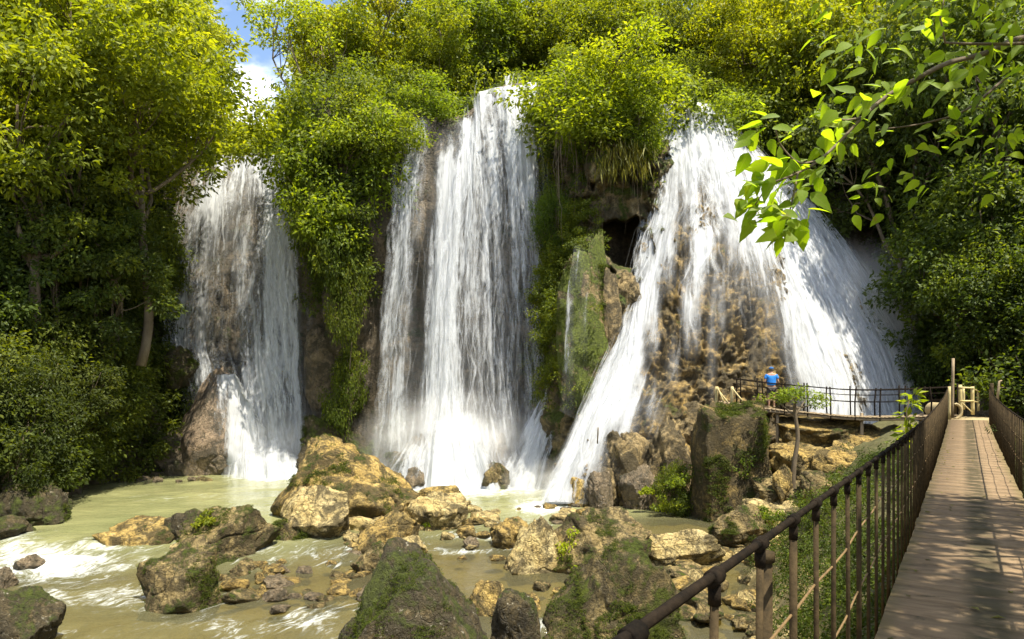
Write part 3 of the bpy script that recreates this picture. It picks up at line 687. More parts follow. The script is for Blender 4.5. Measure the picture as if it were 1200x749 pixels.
# right
def shrink(K_): return [[(a, b, c-.0) for a, b, c in k] for k in K_]
KF = [[(k[0][0], k[0][1]-4, k[0][2]+1.6)]+[(a, b, c) for a, b, c in k] for k in K]
KF = [[(752+(k[0][0]-766)*.98, k[0][1], k[0][2]) if i == -1 else q for q in k] for i, k in enumerate(KF)]
dR = dens_table({138: [(762, 0), (770, .85), (800, 1.), (860, .95), (885, .4), (900, 0)], 180: [(760, 0), (769, .8), (800, .92), (850, .97), (895, .9), (915, .3), (925, 0)],
 230: [(758, 0), (768, .75), (790, .8), (798, .45), (812, .8), (822, .35), (832, .85), (850, .6), (868, .97), (955, .98), (978, .7), (995, 0)],
 300: [(744, 0), (756, .95), (786, .95), (796, .12), (808, .15), (817, .95), (830, .8), (845, .5), (860, .55), (878, .72), (892, .95), (1000, .98), (1015, .6), (1028, 0)],
 360: [(716, 0), (730, .95), (768, .92), (778, .05), (795, .05), (803, .9), (814, .85), (824, .2), (838, .62), (850, .4), (872, .35), (890, .25), (905, .6), (920, .95), (1032, 1.), (1046, .6), (1056, 0)],
 430: [(682, 0), (695, .9), (750, .88), (759, .15), (775, .1), (790, .65), (800, .08), (825, .05), (834, .55), (844, .05), (870, .05), (884, .3), (896, .05), (918, .2), (933, .85), (950, .95), (1066, 1.), (1078, 0)],
 480: [(655, 0), (668, .95), (738, .9), (752, .25), (766, .45), (788, .02), (830, .1), (836, .3), (842, .0), (920, .02), (945, .5), (960, .92), (1060, .98), (1085, .4), (1092, 0)],
 540: [(622, 0), (634, .92), (690, .88), (704, .5), (714, .1), (735, .28), (745, .02), (800, .02), (955, .1), (975, .6), (1085, .8), (1100, 0)],
 592: [(605, 0), (618, .9), (660, .9), (678, .5), (690, .08), (706, .15), (716, .0), (1100, 0)]})
_dR = dR
def dR(px, py):
    d = _dR(px, py); k = sm(270, 320, py)*(sm(772, 780, px)*sm(806, 798, px)+sm(822, 832, px)*sm(922, 908, px))
    return d*(1-.32*np.clip(k, 0, 1))
wf3 = empty('waterfall', P(860, 560, 31)); tag(wf3, 'broad right waterfall fanning out over a tan rock cone, topped by trees', 'waterfall')
for k, (m, off, kk, ad) in enumerate([(1, .6, .84, 0), (2, .78, .8, 0)]):
    shift(sheet(KF, 200, [4, 26, 28, 28, 26, 26], dR, M['fall'][m], None, off, kk, ad, seed=30+k, wav=.15), wf3)

shift(strands(KF, [4, 26, 28, 28, 26, 26], dR, 430, 63, off=.85, wander=.4, width=(.025, .085)), wf3)
shift(strands(SS, [20, 20, 20], dS, 60, 64, off=.2), wf2)
shift(strands(SP, [20, 26], dP, 80, 65, off=.3, wander=.5), wf2)

# ---------------------------------------------------------------- rocks
_ico = {}
def ico(sub):
    if sub not in _ico:
        bm = bmesh.new(); bmesh.ops.create_icosphere(bm, subdivisions=sub, radius=1)
        V = np.array([v.co[:] for v in bm.verts]); Fc = np.array([[v.index for v in f.verts] for f in bm.faces]); bm.free()
        _ico[sub] = (V/np.linalg.norm(V, axis=1)[:, None], Fc)
    return _ico[sub]
def step(x, w=.25):
    f = np.floor(x); return f+sm(1-w, 1, x-f)
def crackf(P_, seed, w=.05):
    return np.exp(-(noise(P_, seed)/w)**2)
def rock_shape(seed, sub=5, nplanes=13, rough=.06, planes=None, sharp=14, layer=0):
    r = np.random.default_rng(seed); D, Fc = ico(sub)
    n = r.normal(size=(nplanes, 3)); n /= np.linalg.norm(n, axis=1)[:, None]; d = r.uniform(.62, 1., nplanes)
    m = nplanes*3; n2 = r.normal(size=(m, 3)); n2 /= np.linalg.norm(n2, axis=1)[:, None]; n = np.vstack([n, n2]); d = np.r_[d, r.uniform(.86, 1.08, m)]
    if planes:
        e = np.array([p[:3] for p in planes], float); e /= np.linalg.norm(e, axis=1)[:, None]
        n = np.vstack([n, e]); d = np.r_[d, [p[3] for p in planes]]
    o = r.uniform(-50, 50, 3)
    Dw = D+.10*np.stack([fbm(D*1.3+o+k*11, 3, seed+k) for k in range(3)], 1)
    rad = np.full(len(D), 1e9)
    for k in range(len(n)):
        c = Dw @ n[k]; rad = np.minimum(rad, np.where(c > .05, d[k]/np.maximum(c, .05), 1e9))
    V = D*np.minimum(rad, 1.45)[:, None]
    q = V*1.6+o
    disp = rough*.9*fbm(q, 2, seed)+rough*.9*(step(2.2*fbm(V*1.1+o, 2, seed+2)+.8*V[:, 2]+5, .3)-5.5-.8*V[:, 2])*.5
    disp += rough*.35*(ridged(V*3+o, 3, seed+3)-.6)+rough*.22*fbm(V*7+o, 4, seed+5, .55)
    disp -= rough*1.1*crackf(V*1.2+o, seed+8, .035)+rough*.4*crackf(V*2.9+o, seed+9, .05)
    V = V*(1+disp)[:, None]
    if layer:
        V[:, :2] *= (1+layer*np.sin(V[:, 2]*22+3*noise(V*1.5+o, seed)))[:, None]
    return V, Fc
def rock(px0, px1, pyt, pyb, mat, label, seed, depth=.9, zb=None, sub=6, rough=.085, planes=None, name='boulder', nplanes=11, sink=.5, layer=0, tilt=0, Y=None, yaw=0., cat='boulder', group=None, sharp=14):
    Yb = Y or 25.
    if Y is None:
        for _ in range(6):
            z = float(wl(np.array((px0+px1)/2-CX)/F*Yb, np.array(Yb))) if zb is None else zb
            Yb = (H-z)*F/(pyb-CY)
    wd = (px1-px0)/F*Yb; ht = (pyb-pyt)/F*Yb; full = ht*(1+sink)
    V, Fc = rock_shape(seed, sub, nplanes, rough, planes, sharp, layer)
    if yaw: c, s = math.cos(yaw), math.sin(yaw); V = V @ np.array([[c, -s, 0], [s, c, 0], [0, 0, 1]]).T
    if tilt: c, s = math.cos(tilt), math.sin(tilt); V = V @ np.array([[c, 0, s], [0, 1, 0], [-s, 0, c]]).T
    mn, mx_ = V.min(0), V.max(0); V = (V-(mn+mx_)/2)/(mx_-mn)
    yc = Yb+depth*wd*.38
    V = V*np.array([wd*yc/Yb, depth*wd, full])
    base = P((px0+px1)/2, pyb, Yb); base[1] = yc; base[0] *= yc/Yb
    V[:, 2] += full/2-ht*sink
    o = link(name, mesh_from(name, V, Fc, M[mat])); o.location = base
    if label: tag(o, label, cat, group)
    return o
rock(318, 474, 514, 612, 'tan', 'largest tan boulder with a mossy dark left face in mid stream', 101, .75, planes=[(-.25, -.62, .74, .42), (.45, -.2, .87, .45), (-.9, -.4, .1, .7)], rough=.08)
rock(398, 490, 535, 600, 'tan', 'sloping tan slab leaning down rightward from the largest boulder', 163, .8, planes=[(.5, -.25, .83, .3), (0, -1, .1, .6)], name='rock_slab', cat='rock', zb=.25)
rock(322, 414, 574, 632, 'pale', 'pale sunlit angular block in front of the largest tan boulder', 102, .8, planes=[(-.1, -.55, .83, .4)])
rock(452, 488, 522, 566, 'mossy', 'round mossy boulder behind the slab, close to the middle waterfall', 103, .9)
rock(474, 502, 548, 573, 'wet', 'small wet grey boulder at the foot of the middle waterfall', 104, .9, sub=5)
rock(478, 550, 581, 622, 'pale', 'flat pale slab at the right end of the rubble bar', 105, .8, planes=[(.1, -.3, .95, .35)], name='rock_slab', cat='rock')
rock(486, 545, 571, 592, 'tan', 'long low tan ledge lying behind the flat pale slab', 164, .6, name='rock_slab', cat='rock', zb=.1)
rock(419, 492, 603, 648, 'tan', 'tilted tan wedge rock at the front edge of the rubble bar', 106, .8, planes=[(-.5, -.3, .8, .35), (.4, -.8, .1, .5)])
rock(410, 462, 637, 672, 'grey', 'grey split rock standing in shallow water before the tan wedge', 107, .8, sub=5)
rock(462, 502, 630, 654, 'pale', 'small pale rock beside the grey split rock', 108, .9, sub=5)
rock(322, 374, 612, 645, 'mossy', 'low rounded boulder with green moss on its right shoulder', 109, .9)
rock(213, 326, 596, 664, 'grey', 'big mossy grey boulder with a rusty right end beside the rapids', 110, .75, planes=[(-.2, -.45, .87, .5), (.6, -.7, .1, .55)])
rock(196, 246, 598, 634, 'dark', 'dark mossy rock behind the big grey boulder', 111, .9, sub=5)
rock(116, 212, 613, 651, 'tan', 'long flat tan rock at the lip of the rapids', 112, .6, planes=[(-.15, -.3, .93, .35)], name='rock_slab', cat='rock')
rock(200, 250, 630, 655, 'pale', 'small pale rock wedged between the flat tan rock and the grey boulder', 113, .9, sub=5)
rock(156, 260, 640, 716, 'grey', 'grey boulder alone in the rapids with a mossy right side', 114, .8, planes=[(-.2, -.35, .9, .45), (.85, -.4, .1, .55), (-.3, -.9, .2, .55)])
rock(-8, 79, 568, 618, 'dark', 'dark boulder on the left shore above the rapids', 115, .8)
rock(-40, 30, 610, 640, 'dark', 'low dark rock at the waterline below the left shore boulder', 116, .9, sub=5)
rock(-25, 67, 698, 775, 'dark', 'dark boulder at the bottom left corner beside white rapids', 117, .8, planes=[(.4, -.3, .85, .4)])
rock(16, 55, 652, 670, 'wet', 'small dark wet rock poking out of the white rapids', 118, .8, sub=5)
rock(-20, 18, 668, 690, 'wet', 'wet brown rock half under the rapids at the left edge', 119, .9, sub=5)
rock(384, 588, 653, 830, 'dark', 'big dark mossy pointed boulder at the bottom of the stream', 120, .8, planes=[(-.72, -.25, .62, .6), (.8, -.15, .5, .62), (.1, -.9, .38, .55), (.05, -.1, 1, .72)], sub=6, rough=.09)
rock(574, 636, 700, 790, 'dark', 'dark blocky boulder with a pale flat top in the lower stream', 121, .9, planes=[(0, -.05, 1, .5), (-.2, -1, 0, .6)])
rock(548, 606, 683, 720, 'tan', 'tan rock pair behind the pale topped blocky boulder', 122, .8, sub=5)
rock(630, 800, 656, 810, 'mossy', 'long mossy boulder with a tan left flank sloping down to the water', 123, .75, planes=[(-.6, -.3, .72, .45), (.35, -.75, .5, .5), (0, -.2, .97, .6)], sub=6, rough=.09)
rock(590, 664, 610, 672, 'pale', 'pale yellow tilted rock left of the fern covered boulder', 124, .8, planes=[(-.6, -.3, .7, .4), (.3, -.9, .2, .5)])
rock(648, 764, 604, 674, 'grey', 'broad grey boulder with bright green ferns on its left face', 125, .8, planes=[(.2, -.5, .84, .5), (-.7, -.5, .5, .55)])
rock(690, 762, 600, 640, 'pale', 'pale rough ledge behind the fern covered boulder', 126, .6, sub=5)
rock(574, 622, 609, 643, 'tan', 'rounded brown rock in the riffle at mid stream', 127, .9, sub=5)
rock(752, 850, 622, 664, 'pale', 'long layered slab like a fallen log on the right bank', 128, .35, planes=[(0, -.4, .9, .6)], layer=.02, tilt=-.28, name='rock_slab', cat='rock')
rock(555, 598, 543, 574, 'grey', 'lone boulder in the pool below the middle waterfall', 129, .9)
rock(542, 562, 630, 643, 'wet', 'small wet stone alone in the riffle', 130, .9, sub=3, cat='stone', name='stone')
rock(806, 912, 470, 612, 'ochre', 'tall blocky mossy boulder beneath the left end of the wooden walkway', 131, .75, planes=[(-.15, -.9, .2, .55), (.9, -.35, .15, .6), (0, -.1, 1, .62), (-.95, -.1, .1, .62)], sub=6, rough=.06, nplanes=8)
rock(832, 900, 594, 630, 'grey', 'flat mossy rock at the water below the tall blocky boulder', 132, .6, name='rock_slab', cat='rock', zb=.1)
# knobbly shoulder of rock beside the right fall
for i, (a, b, c, d, m, Yv) in enumerate([(668, 740, 540, 612, 'knob', 29.6), (700, 790, 505, 600, 'knob', 29.4), (740, 812, 488, 612, 'knob', 29.2), (688, 720, 552, 606, 'wet', 28.9), (724, 772, 545, 612, 'wet', 28.7), (756, 808, 560, 614, 'knob', 28.5), (665, 690, 560, 610, 'tan', 29.4), (770, 840, 470, 540, 'knob', 30.4)]):
    rock(a, b, c, d, m, ['rounded tan boulder lowest beside the fanning water on its right side', 'lumpy tan boulder in the knobbly heap under the water streaks', 'tall lumpy boulder in the knobbly heap beside the tall blocky boulder',
     'narrow dark wet boulder at the water below the knobbly heap', 'squat wet brown boulder at the front of the knobbly heap', 'brown boulder with ferns at the right foot of the knobbly heap', 'small tan boulder splashed at the left foot of the knobbly heap', 'boulder crowning the knobbly heap under the walkway steps'][i], 140+i, .8, Y=Yv, rough=.11, sink=.3, nplanes=16)
# dome and shelf under the left fall
dome = rock(192, 318, 428, 566, 'dome', 'smooth brown rock dome running with thin water under the left waterfall', 150, .6, Y=39.3, nplanes=6, planes=[(-.2, -.6, .7, .8), (.8, -.25, .55, .5), (.55, -.3, .78, .62), (-.6, -.2, .75, .66)], rough=.03, sub=6, sharp=8, name='rock_dome', cat='rock')
rock(186, 230, 404, 440, 'dark', 'round mossy boulder perched on the brown rock dome', 151, .9, Y=40.5)
rock(140, 202, 470, 566, 'wet', 'gnarled brown rock left of the smooth dome at the bank', 152, .7, Y=39.6, rough=.1)
rock(170, 255, 505, 564, 'wet', 'low brown rock shelf at the foot of the smooth dome', 153, .7, Y=39.2, rough=.1)
rock(228, 282, 520, 560, 'wet', 'brown ledge right of the low shelf under trickling water', 154, .6, Y=39.3, rough=.09)
rock(355, 402, 380, 480, 'wet', 'bulging brown flowstone hanging between the left and middle waterfalls', 155, .7, Y=40.6, rough=.06, sink=.02, name='rock_bulge', cat='rock')
rock(350, 440, 486, 545, 'dark', 'dark mossy ledge behind the largest tan boulder', 156, .6, Y=38.8)
rock(470, 510, 508, 560, 'wet', 'wet rock half veiled at the left foot of the middle waterfall', 157, .8, Y=36.4)
rock(572, 604, 508, 562, 'wet', 'dark wet rock showing through the foot of the middle waterfall', 158, .8, Y=36.2)
# thin film of water over the dome, laid on its own surface
dv_ = np.array([v.co[:] for v in dome.data.vertices])+np.array(dome.location); dpx, dpy = proj(dv_)
fx = np.linspace(218, 312, 48); fy = np.linspace(437, 556, 50); film = np.zeros((48, 50, 3)); fd = np.zeros((48, 50)); last = None
for i, a in enumerate(fx):
    for j, b in enumerate(fy):
        sel = (np.abs(dpx-a) < 5)*(np.abs(dpy-b) < 5)
        Yv = dv_[sel, 1].min()-.05 if sel.any() else 39.6
        film[i, j] = P(a, b, Yv); fd[i, j] = (.10+.9*sm(235, 285, a-.12*(b-480))) if sel.any() else 0
film[1:-1, 1:-1] = (film[:-2, 1:-1]+film[2:, 1:-1]+film[1:-1, :-2]+film[1:-1, 2:]+2*film[1:-1, 1:-1])/6; film[..., 1] -= .06
fd[0] = 0; fd[:, 0] = 0
shift(link('water_film', mesh_from('water_film', film.reshape(-1, 3), grid_faces(48, 50), M['fall'][1], attrs={'dens': fd}, uv=np.stack(np.meshgrid((fx-218)*.05, (fy-437)*.05, indexing='ij'), -1).reshape(-1, 2))), wf)
rock(652, 720, 266, 560, 'buttress', 'tall bright mossy buttress streaked with water between the middle and right waterfalls', 159, .6, Y=32.9, planes=[(-.3, -.9, .25, .7)], rough=.08, sink=.02, name='rock_buttress', cat='rock', tilt=.2)
rock(700, 728, 312, 420, 'knob', 'pale tan rounded flowstone knob below the cave mouth', 160, .7, Y=32.9, rough=.06, sink=.02, name='rock_bulge', cat='rock')
rock(718, 752, 318, 362, 'knob', 'small brown rock on the sill of the cave mouth', 161, .7, Y=33.4, sink=.1, sub=5)
TH = [[(672, 290, 32.7), (664, 350, 32.2), (660, 420, 31.9), (655, 480, 32.2)], [(684, 285, 32.7), (676, 350, 32.1), (674, 420, 31.8), (672, 490, 32)], [(696, 290, 32.7), (690, 350, 32.2), (690, 420, 31.8), (692, 490, 32)]]
dT = dens_table({290: [(664, .0), (672, .5), (684, .2), (696, 0)], 350: [(660, 0), (666, .6), (674, .15), (690, .3)], 500: [(650, .0), (660, .4), (672, .2), (692, .0)]})
shift(sheet(TH, 40, [16, 16, 16], dT, M['fall'][1], None, 0, 1, seed=40), wf2)
# ledges below the walkway
for i, (a, b, c, d, m, Yv, lb) in enumerate([
    (905, 1010, 488, 530, 'tan', 28.4, 'long tan ledge directly under the walkway'), (985, 1062, 498, 540, 'tan', 27.6, 'grey tan shelf near the bridge end under the walkway'),
    (898, 980, 520, 560, 'tan', 27, 'stepped tan ledge behind the slender tree'), (950, 1030, 520, 572, 'tan', 26, 'weathered tan block below the walkway shelf'),
    (880, 945, 560, 590, 'grey', 25.4, 'layered grey rock at the roots of the slender tree'), (938, 1000, 555, 600, 'grey', 24.4, 'mossy grey slab right of the slender tree'),
    (862, 935, 585, 622, 'pale', 24.6, 'pale flat ledge under the slender tree by the water'), (905, 930, 545, 580, 'tan', 25.2, 'upright tan stone against the slender tree trunk')]):
    rock(a, b, c, d, m, lb, 170+i, .8, Y=Yv, rough=.09, name='rock_slab', cat='rock', planes=[(0, -.3, .95, .45)], sink=.5)

# small stones: six shapes, copied
stone_meshes = {}
for m in ('tan', 'pale', 'grey', 'wet'):
    for s in range(4):
        V, Fc = rock_shape(300+s*7, 4, 9, .07); V = V*np.array([1, .8, .55+.1*s])*.5
        stone_meshes[m, s] = mesh_from('stone', V, Fc, M[m])
def stones(n, box, size, mats, label, group, lift=.3, seed=0):
    r = np.random.default_rng(seed)
    for i in range(n):
        px = r.uniform(box[0], box[2]); py = r.uniform(box[1], box[3]); Y = 25.
        for _ in range(6):
            x = (px-CX)/F*Y; z = max(float(wl(np.array(x), np.array(Y))), float(ground_z(np.array([x]), np.array([Y]))[0])); Y = (H-z)*F/(py-CY)
        s = r.uniform(*size)*r.uniform(.6, 1.2)
        o = link('stone', stone_meshes[mats[r.integers(len(mats))], int(r.integers(4))]); o.location = (x, Y, z+s*.12*r.uniform(-.3, 1))
        o.scale = (s*r.uniform(.8, 1.3), s*r.uniform(.8, 1.2), s*r.uniform(.6, 1)); o.rotation_euler = (r.uniform(-.3, .3), r.uniform(-.3, .3), r.uniform(0, 6.28))
        tag(o, label, 'stone', group)
stones(60, (400, 590, 545, 640), (.35, 1.25), ('tan', 'pale'), 'loose tan stone in the rubble bar in front of the largest boulder', 'loose stones on the rubble bar')
stones(44, (300, 645, 440, 715), (.3, 1.0), ('grey', 'tan', 'wet'), 'wet stone breaking the shallows left of the pointed dark boulder', 'stones in the shallows', seed=1)
stones(34, (540, 598, 670, 660), (.35, 1.1), ('pale', 'tan'), 'tan stone in the riffle below the pool', 'stones in the riffle', seed=2)
stones(70, (765, 635, 890, 748), (.35, 1.15), ('pale', 'tan', 'grey'), 'pale stone piled on the right bank by the layered slab', 'stones piled on the right bank', seed=3)
stones(30, (560, 670, 680, 745), (.3, .95), ('grey', 'tan'), 'stone among the boulders of the lower stream', 'stones between lower boulders', seed=4)
stones(24, (245, 652, 330, 705), (.3, .9), ('grey', 'tan'), 'small stone beside the boulder alone in the rapids', 'stones beside the rapids boulder', seed=5)
stones(44, (870, 555, 985, 640), (.35, 1.0), ('pale', 'grey', 'tan'), 'stone on the ledges around the slender tree', 'stones by the slender tree', seed=6)
stones(30, (60, 555, 260, 566), (.4, 1.1), ('wet', 'grey'), 'dark stone along the left shore of the pool', 'stones on the left shore', seed=7)
stones(16, (630, 592, 700, 614), (.3, .9), ('tan', 'wet'), 'wet stone at the foot of the fanning waterfall', 'stones at the fan foot', seed=8)
stones(30, (680, 680, 800, 748), (.3, .85), ('tan', 'grey', 'pale'), 'stone in the small cascade below the handrail', 'stones in the small cascade', seed=9)

# ---------------------------------------------------------------- foliage
def leaves(Cn, axis, nrmv, ln, wd, tint, fold=.18, double=False):
    """one folded quad pair per leaf: base, side, tip, side"""
    n = len(Cn); ax = axis/(np.linalg.norm(axis, axis=1)[:, None]+1e-9)
    sd = np.cross(ax, nrmv); sd /= np.linalg.norm(sd, axis=1)[:, None]+1e-9; nn = np.cross(sd, ax)
    ln = ln[:, None]; wd = wd[:, None]
    base = Cn; tip = Cn+ax*ln-nn*ln*.12
    a = Cn+ax*ln*.45+sd*wd*.5+nn*wd*fold; b = Cn+ax*ln*.45-sd*wd*.5+nn*wd*fold
    V = np.stack([base, a, tip, b], 1).reshape(-1, 3)
    i = np.arange(n)[:, None]*4
    Fc = np.hstack([i, i+1, i+2, i+3])
    return V, Fc, np.repeat(tint, 4)
def clumps(cent, rad, per, leaf, rng, up=.6, droop=.25, flat=.65, tint_c=None, tint_sd=.16, ratio=.5):
    """leaf clumps round the given centres; rad and leaf may be arrays"""
    n = len(cent); rad = np.broadcast_to(rad, n); leaf = np.broadcast_to(leaf, n)
    idx = np.repeat(np.arange(n), per); m = len(idx)
    d = rng.normal(size=(m, 3)); d /= np.linalg.norm(d, axis=1)[:, None]
    r = rng.uniform(.25, 1, m)**.6
    off = d*r[:, None]*rad[idx][:, None]*np.array([1, 1, flat])
    pos = cent[idx]+off
    ax = d*np.array([1, 1, .5])+rng.normal(size=(m, 3))*.5; ax[:, 2] -= droop
    nv = rng.normal(size=(m, 3))*.55+d*.35; nv[:, 2] += up
    ln = leaf[idx]*rng.uniform(.65, 1.3, m)
    tc = rng.uniform(.25, .7, n) if tint_c is None else tint_c
    t = np.clip(tc[idx]+rng.normal(0, tint_sd, m), 0, 1)
    return leaves(pos, ax, nv, ln, ln*ratio, t)
def merge(parts):
    V = []; Fc = []; T = []; o = 0
    for v, f, t in parts: V.append(v); Fc.append(f+o); T.append(t); o += len(v)
    return np.vstack(V), np.vstack(Fc), np.concatenate(T)
def leaf_mesh(name, parts, mat):
    V, Fc, T = merge(parts); return mesh_from(name, V, Fc, mat, smooth=False, attrs={'tint': T})

def limb(mb, a, b, r0, r1, rng, bend=.15, seg=6, n=7):
    t = np.linspace(0, 1, n)[:, None]; p = a+(b-a)*t; L_ = np.linalg.norm(b-a)
    wob = rng.normal(size=(3, 3))*L_*bend
    p = p+np.sin(t*math.pi)*wob[0]*.5+np.sin(t*2*math.pi)*wob[1]*.25
    mb.tube(p, np.linspace(r0, r1, n), seg)
    return p
def make_tree(seed, height, crown_w, crown_h, nclump, per, leaf, mat='leaf', bark='bark', trunk_r=.22, spread=.7, clump_r=(.55, 1.0), lean=0.):
    """trunk at the origin, crown on top; returns (trunk mesh, crown mesh)"""
    r = np.random.default_rng(seed); mb = MB()
    cz = height-crown_h*.5
    fork = np.array([lean*height*.3, r.normal()*.3, max(height-crown_h*.95, height*.25)])
    tp = limb(mb, np.array([0, 0, -1.]), fork, trunk_r, trunk_r*.7, r, .06, 8, 9)
    # crown clumps: several lobes so the outline is uneven
    nl = 7; lobes = []
    for k in range(nl):
        a = k/nl*6.28+r.uniform(-.4, .4); q = r.uniform(.35, .75)
        lobes.append(np.array([math.cos(a)*crown_w*.5*q+lean*height*.45, math.sin(a)*crown_w*.5*q, cz+r.uniform(-.35, .45)*crown_h]))
    lobes.append(np.array([lean*height*.45, 0, cz+crown_h*.25])); lobes = np.array(lobes)
    cs = []
    for k in range(nclump):
        lb = lobes[r.integers(len(lobes))]; d = r.normal(size=3); d /= np.linalg.norm(d); q = r.uniform(.4, 1)**.5
        cs.append(lb+d*q*np.array([crown_w*.27, crown_w*.27, crown_h*.27]))
    cs = np.array(cs)
    for lb in lobes:
        p = limb(mb, fork*np.array([1, 1, r.uniform(.7, 1)]), lb, trunk_r*.5, trunk_r*.16, r, .18)
        near = cs[np.argsort(np.linalg.norm(cs-lb, axis=1))[:7]]
        for c in near: limb(mb, p[r.integers(3, 6)], c, trunk_r*.16, .015, r, .12, 4, 5)
    rad = r.uniform(*clump_r, nclump)
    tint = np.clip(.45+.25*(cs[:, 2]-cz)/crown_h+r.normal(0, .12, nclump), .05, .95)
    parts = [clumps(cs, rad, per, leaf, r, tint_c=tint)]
    V = np.vstack(mb.V); Fc = np.vstack(mb.F)
    LVv = parts[0][0]; rr = np.linalg.norm(LVv[:, :2]-np.array([lean*height*.45, 0]), axis=1)
    DIMS.append((float(LVv[:, 2].max()), 2*float(np.percentile(rr, 95))))
    return mesh_from('trunk', V, Fc, M[bark]), leaf_mesh('crown', parts, M[mat])
DIMS = []
TREES = {
 'broad': make_tree(1, 16.5, 11, 9., 300, 95, .26, trunk_r=.22, bark='bark'),
 'tall': make_tree(2, 16, 9, 11, 290, 95, .26, trunk_r=.26),
 'airy': make_tree(3, 14, 10, 9, 120, 80, .25, bark='bark_pale', trunk_r=.2, clump_r=(.6, 1.1)),
 'dense': make_tree(4, 11, 9, 9, 320, 95, .25, trunk_r=.25),
 'deep': make_tree(5, 13, 10, 10, 300, 95, .27, mat='leaf_deep', trunk_r=.25),
 'under': make_tree(6, 8, 7, 6.5, 190, 85, .23, mat='leaf_deep', trunk_r=.15),
 'bush': make_tree(7, 4, 5, 4, 120, 85, .19, trunk_r=.08, clump_r=(.5, .9)),
 'shrub': make_tree(8, 3, 4.5, 3, 90, 85, .18, mat='leaf_deep', trunk_r=.07, clump_r=(.45, .8)),
}
DIM = dict(zip(TREES, DIMS))
protos = {}
def put_tree(kind, px, pytop, Y, wpx, hpx, label, name, cat, color=(1, 1, 1), rz=0, group=None):
    """crown top at (px, pytop), crown width and total height in photo pixels at distance Y"""
    h, cw = DIM[kind]; sw = wpx/F*Y/cw; sh = hpx/F*Y/h
    top = P(px, pytop, Y); base = top-np.array([0, 0, sh*h])
    t = empty(name, base, rz); t.scale = (sw, sw, sh); tag(t, label, cat, group)
    a = link('trunk', TREES[kind][0], t); b = link('crown', TREES[kind][1], t)
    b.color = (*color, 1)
    return t
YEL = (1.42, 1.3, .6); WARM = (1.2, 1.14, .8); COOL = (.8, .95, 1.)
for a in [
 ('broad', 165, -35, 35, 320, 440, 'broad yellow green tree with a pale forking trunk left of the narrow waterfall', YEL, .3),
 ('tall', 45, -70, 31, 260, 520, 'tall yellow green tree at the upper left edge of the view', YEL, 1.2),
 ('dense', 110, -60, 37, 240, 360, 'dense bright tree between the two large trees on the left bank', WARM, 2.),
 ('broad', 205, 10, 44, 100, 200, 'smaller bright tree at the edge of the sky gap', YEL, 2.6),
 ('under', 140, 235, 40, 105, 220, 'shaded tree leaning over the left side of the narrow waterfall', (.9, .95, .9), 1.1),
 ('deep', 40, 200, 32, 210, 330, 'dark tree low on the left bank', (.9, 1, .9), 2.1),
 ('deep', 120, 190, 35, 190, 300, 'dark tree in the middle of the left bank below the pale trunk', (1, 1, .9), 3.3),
 ('under', 60, 420, 31, 120, 150, 'leafy tree overhanging the pool from the left bank', (.58, .58, .45), .8),  # crown colour darkened: shade of the low bank put into the leaves
 ('under', 10, 400, 27, 140, 220, 'leafy tree by the dark shore boulder', (.55, .57, .45), 1.8),  # same lowered leaf colour, standing in for shade on the shore
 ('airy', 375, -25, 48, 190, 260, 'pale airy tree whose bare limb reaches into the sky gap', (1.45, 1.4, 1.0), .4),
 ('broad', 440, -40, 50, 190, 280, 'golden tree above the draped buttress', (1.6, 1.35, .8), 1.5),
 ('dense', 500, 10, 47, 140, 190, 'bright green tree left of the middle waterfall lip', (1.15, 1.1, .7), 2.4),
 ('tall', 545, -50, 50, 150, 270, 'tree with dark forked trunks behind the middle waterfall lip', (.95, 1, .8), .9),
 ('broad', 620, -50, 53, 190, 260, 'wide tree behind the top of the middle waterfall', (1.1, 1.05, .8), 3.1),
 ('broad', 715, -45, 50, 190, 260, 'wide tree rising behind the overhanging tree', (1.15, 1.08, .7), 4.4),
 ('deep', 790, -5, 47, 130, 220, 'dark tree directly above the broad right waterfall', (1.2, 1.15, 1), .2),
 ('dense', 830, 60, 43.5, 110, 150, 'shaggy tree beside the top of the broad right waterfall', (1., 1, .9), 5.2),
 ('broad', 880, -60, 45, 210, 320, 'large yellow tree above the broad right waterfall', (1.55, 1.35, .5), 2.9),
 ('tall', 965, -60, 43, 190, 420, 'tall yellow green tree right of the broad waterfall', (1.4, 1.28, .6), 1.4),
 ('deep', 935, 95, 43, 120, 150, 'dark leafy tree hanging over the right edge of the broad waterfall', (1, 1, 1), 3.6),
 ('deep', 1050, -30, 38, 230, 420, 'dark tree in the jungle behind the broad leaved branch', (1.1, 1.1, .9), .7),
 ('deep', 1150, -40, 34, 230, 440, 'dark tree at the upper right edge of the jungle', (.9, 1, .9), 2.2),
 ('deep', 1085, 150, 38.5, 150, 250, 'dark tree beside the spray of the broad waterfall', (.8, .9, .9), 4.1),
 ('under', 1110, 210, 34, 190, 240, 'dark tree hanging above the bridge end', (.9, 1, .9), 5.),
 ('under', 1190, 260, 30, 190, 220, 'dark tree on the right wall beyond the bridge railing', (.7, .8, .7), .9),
]:
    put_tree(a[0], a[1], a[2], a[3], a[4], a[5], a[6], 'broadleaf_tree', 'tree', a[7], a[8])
for px, pyt, Y, wp, hp in [(660, 30, 62, 160, 200), (480, 20, 62, 170, 220), (570, 20, 64, 170, 220), (820, 0, 60, 200, 260), (150, -40, 58, 240, 300), (40, -60, 56, 260, 330), (100, 60, 54, 260, 260), (440, 40, 58, 160, 200), (900, 0, 58, 220, 280), (1120, -50, 54, 260, 330), (380, 60, 60, 120, 160), (1000, -60, 58, 260, 330), (760, 10, 62, 160, 220)]:
    put_tree('dense', px, pyt, Y, wp, hp, 'background tree filling the forest behind the waterfall tops', 'broadleaf_tree', 'tree', (1.2, 1.1, .8), px*.7, 'forest trees behind the waterfalls')
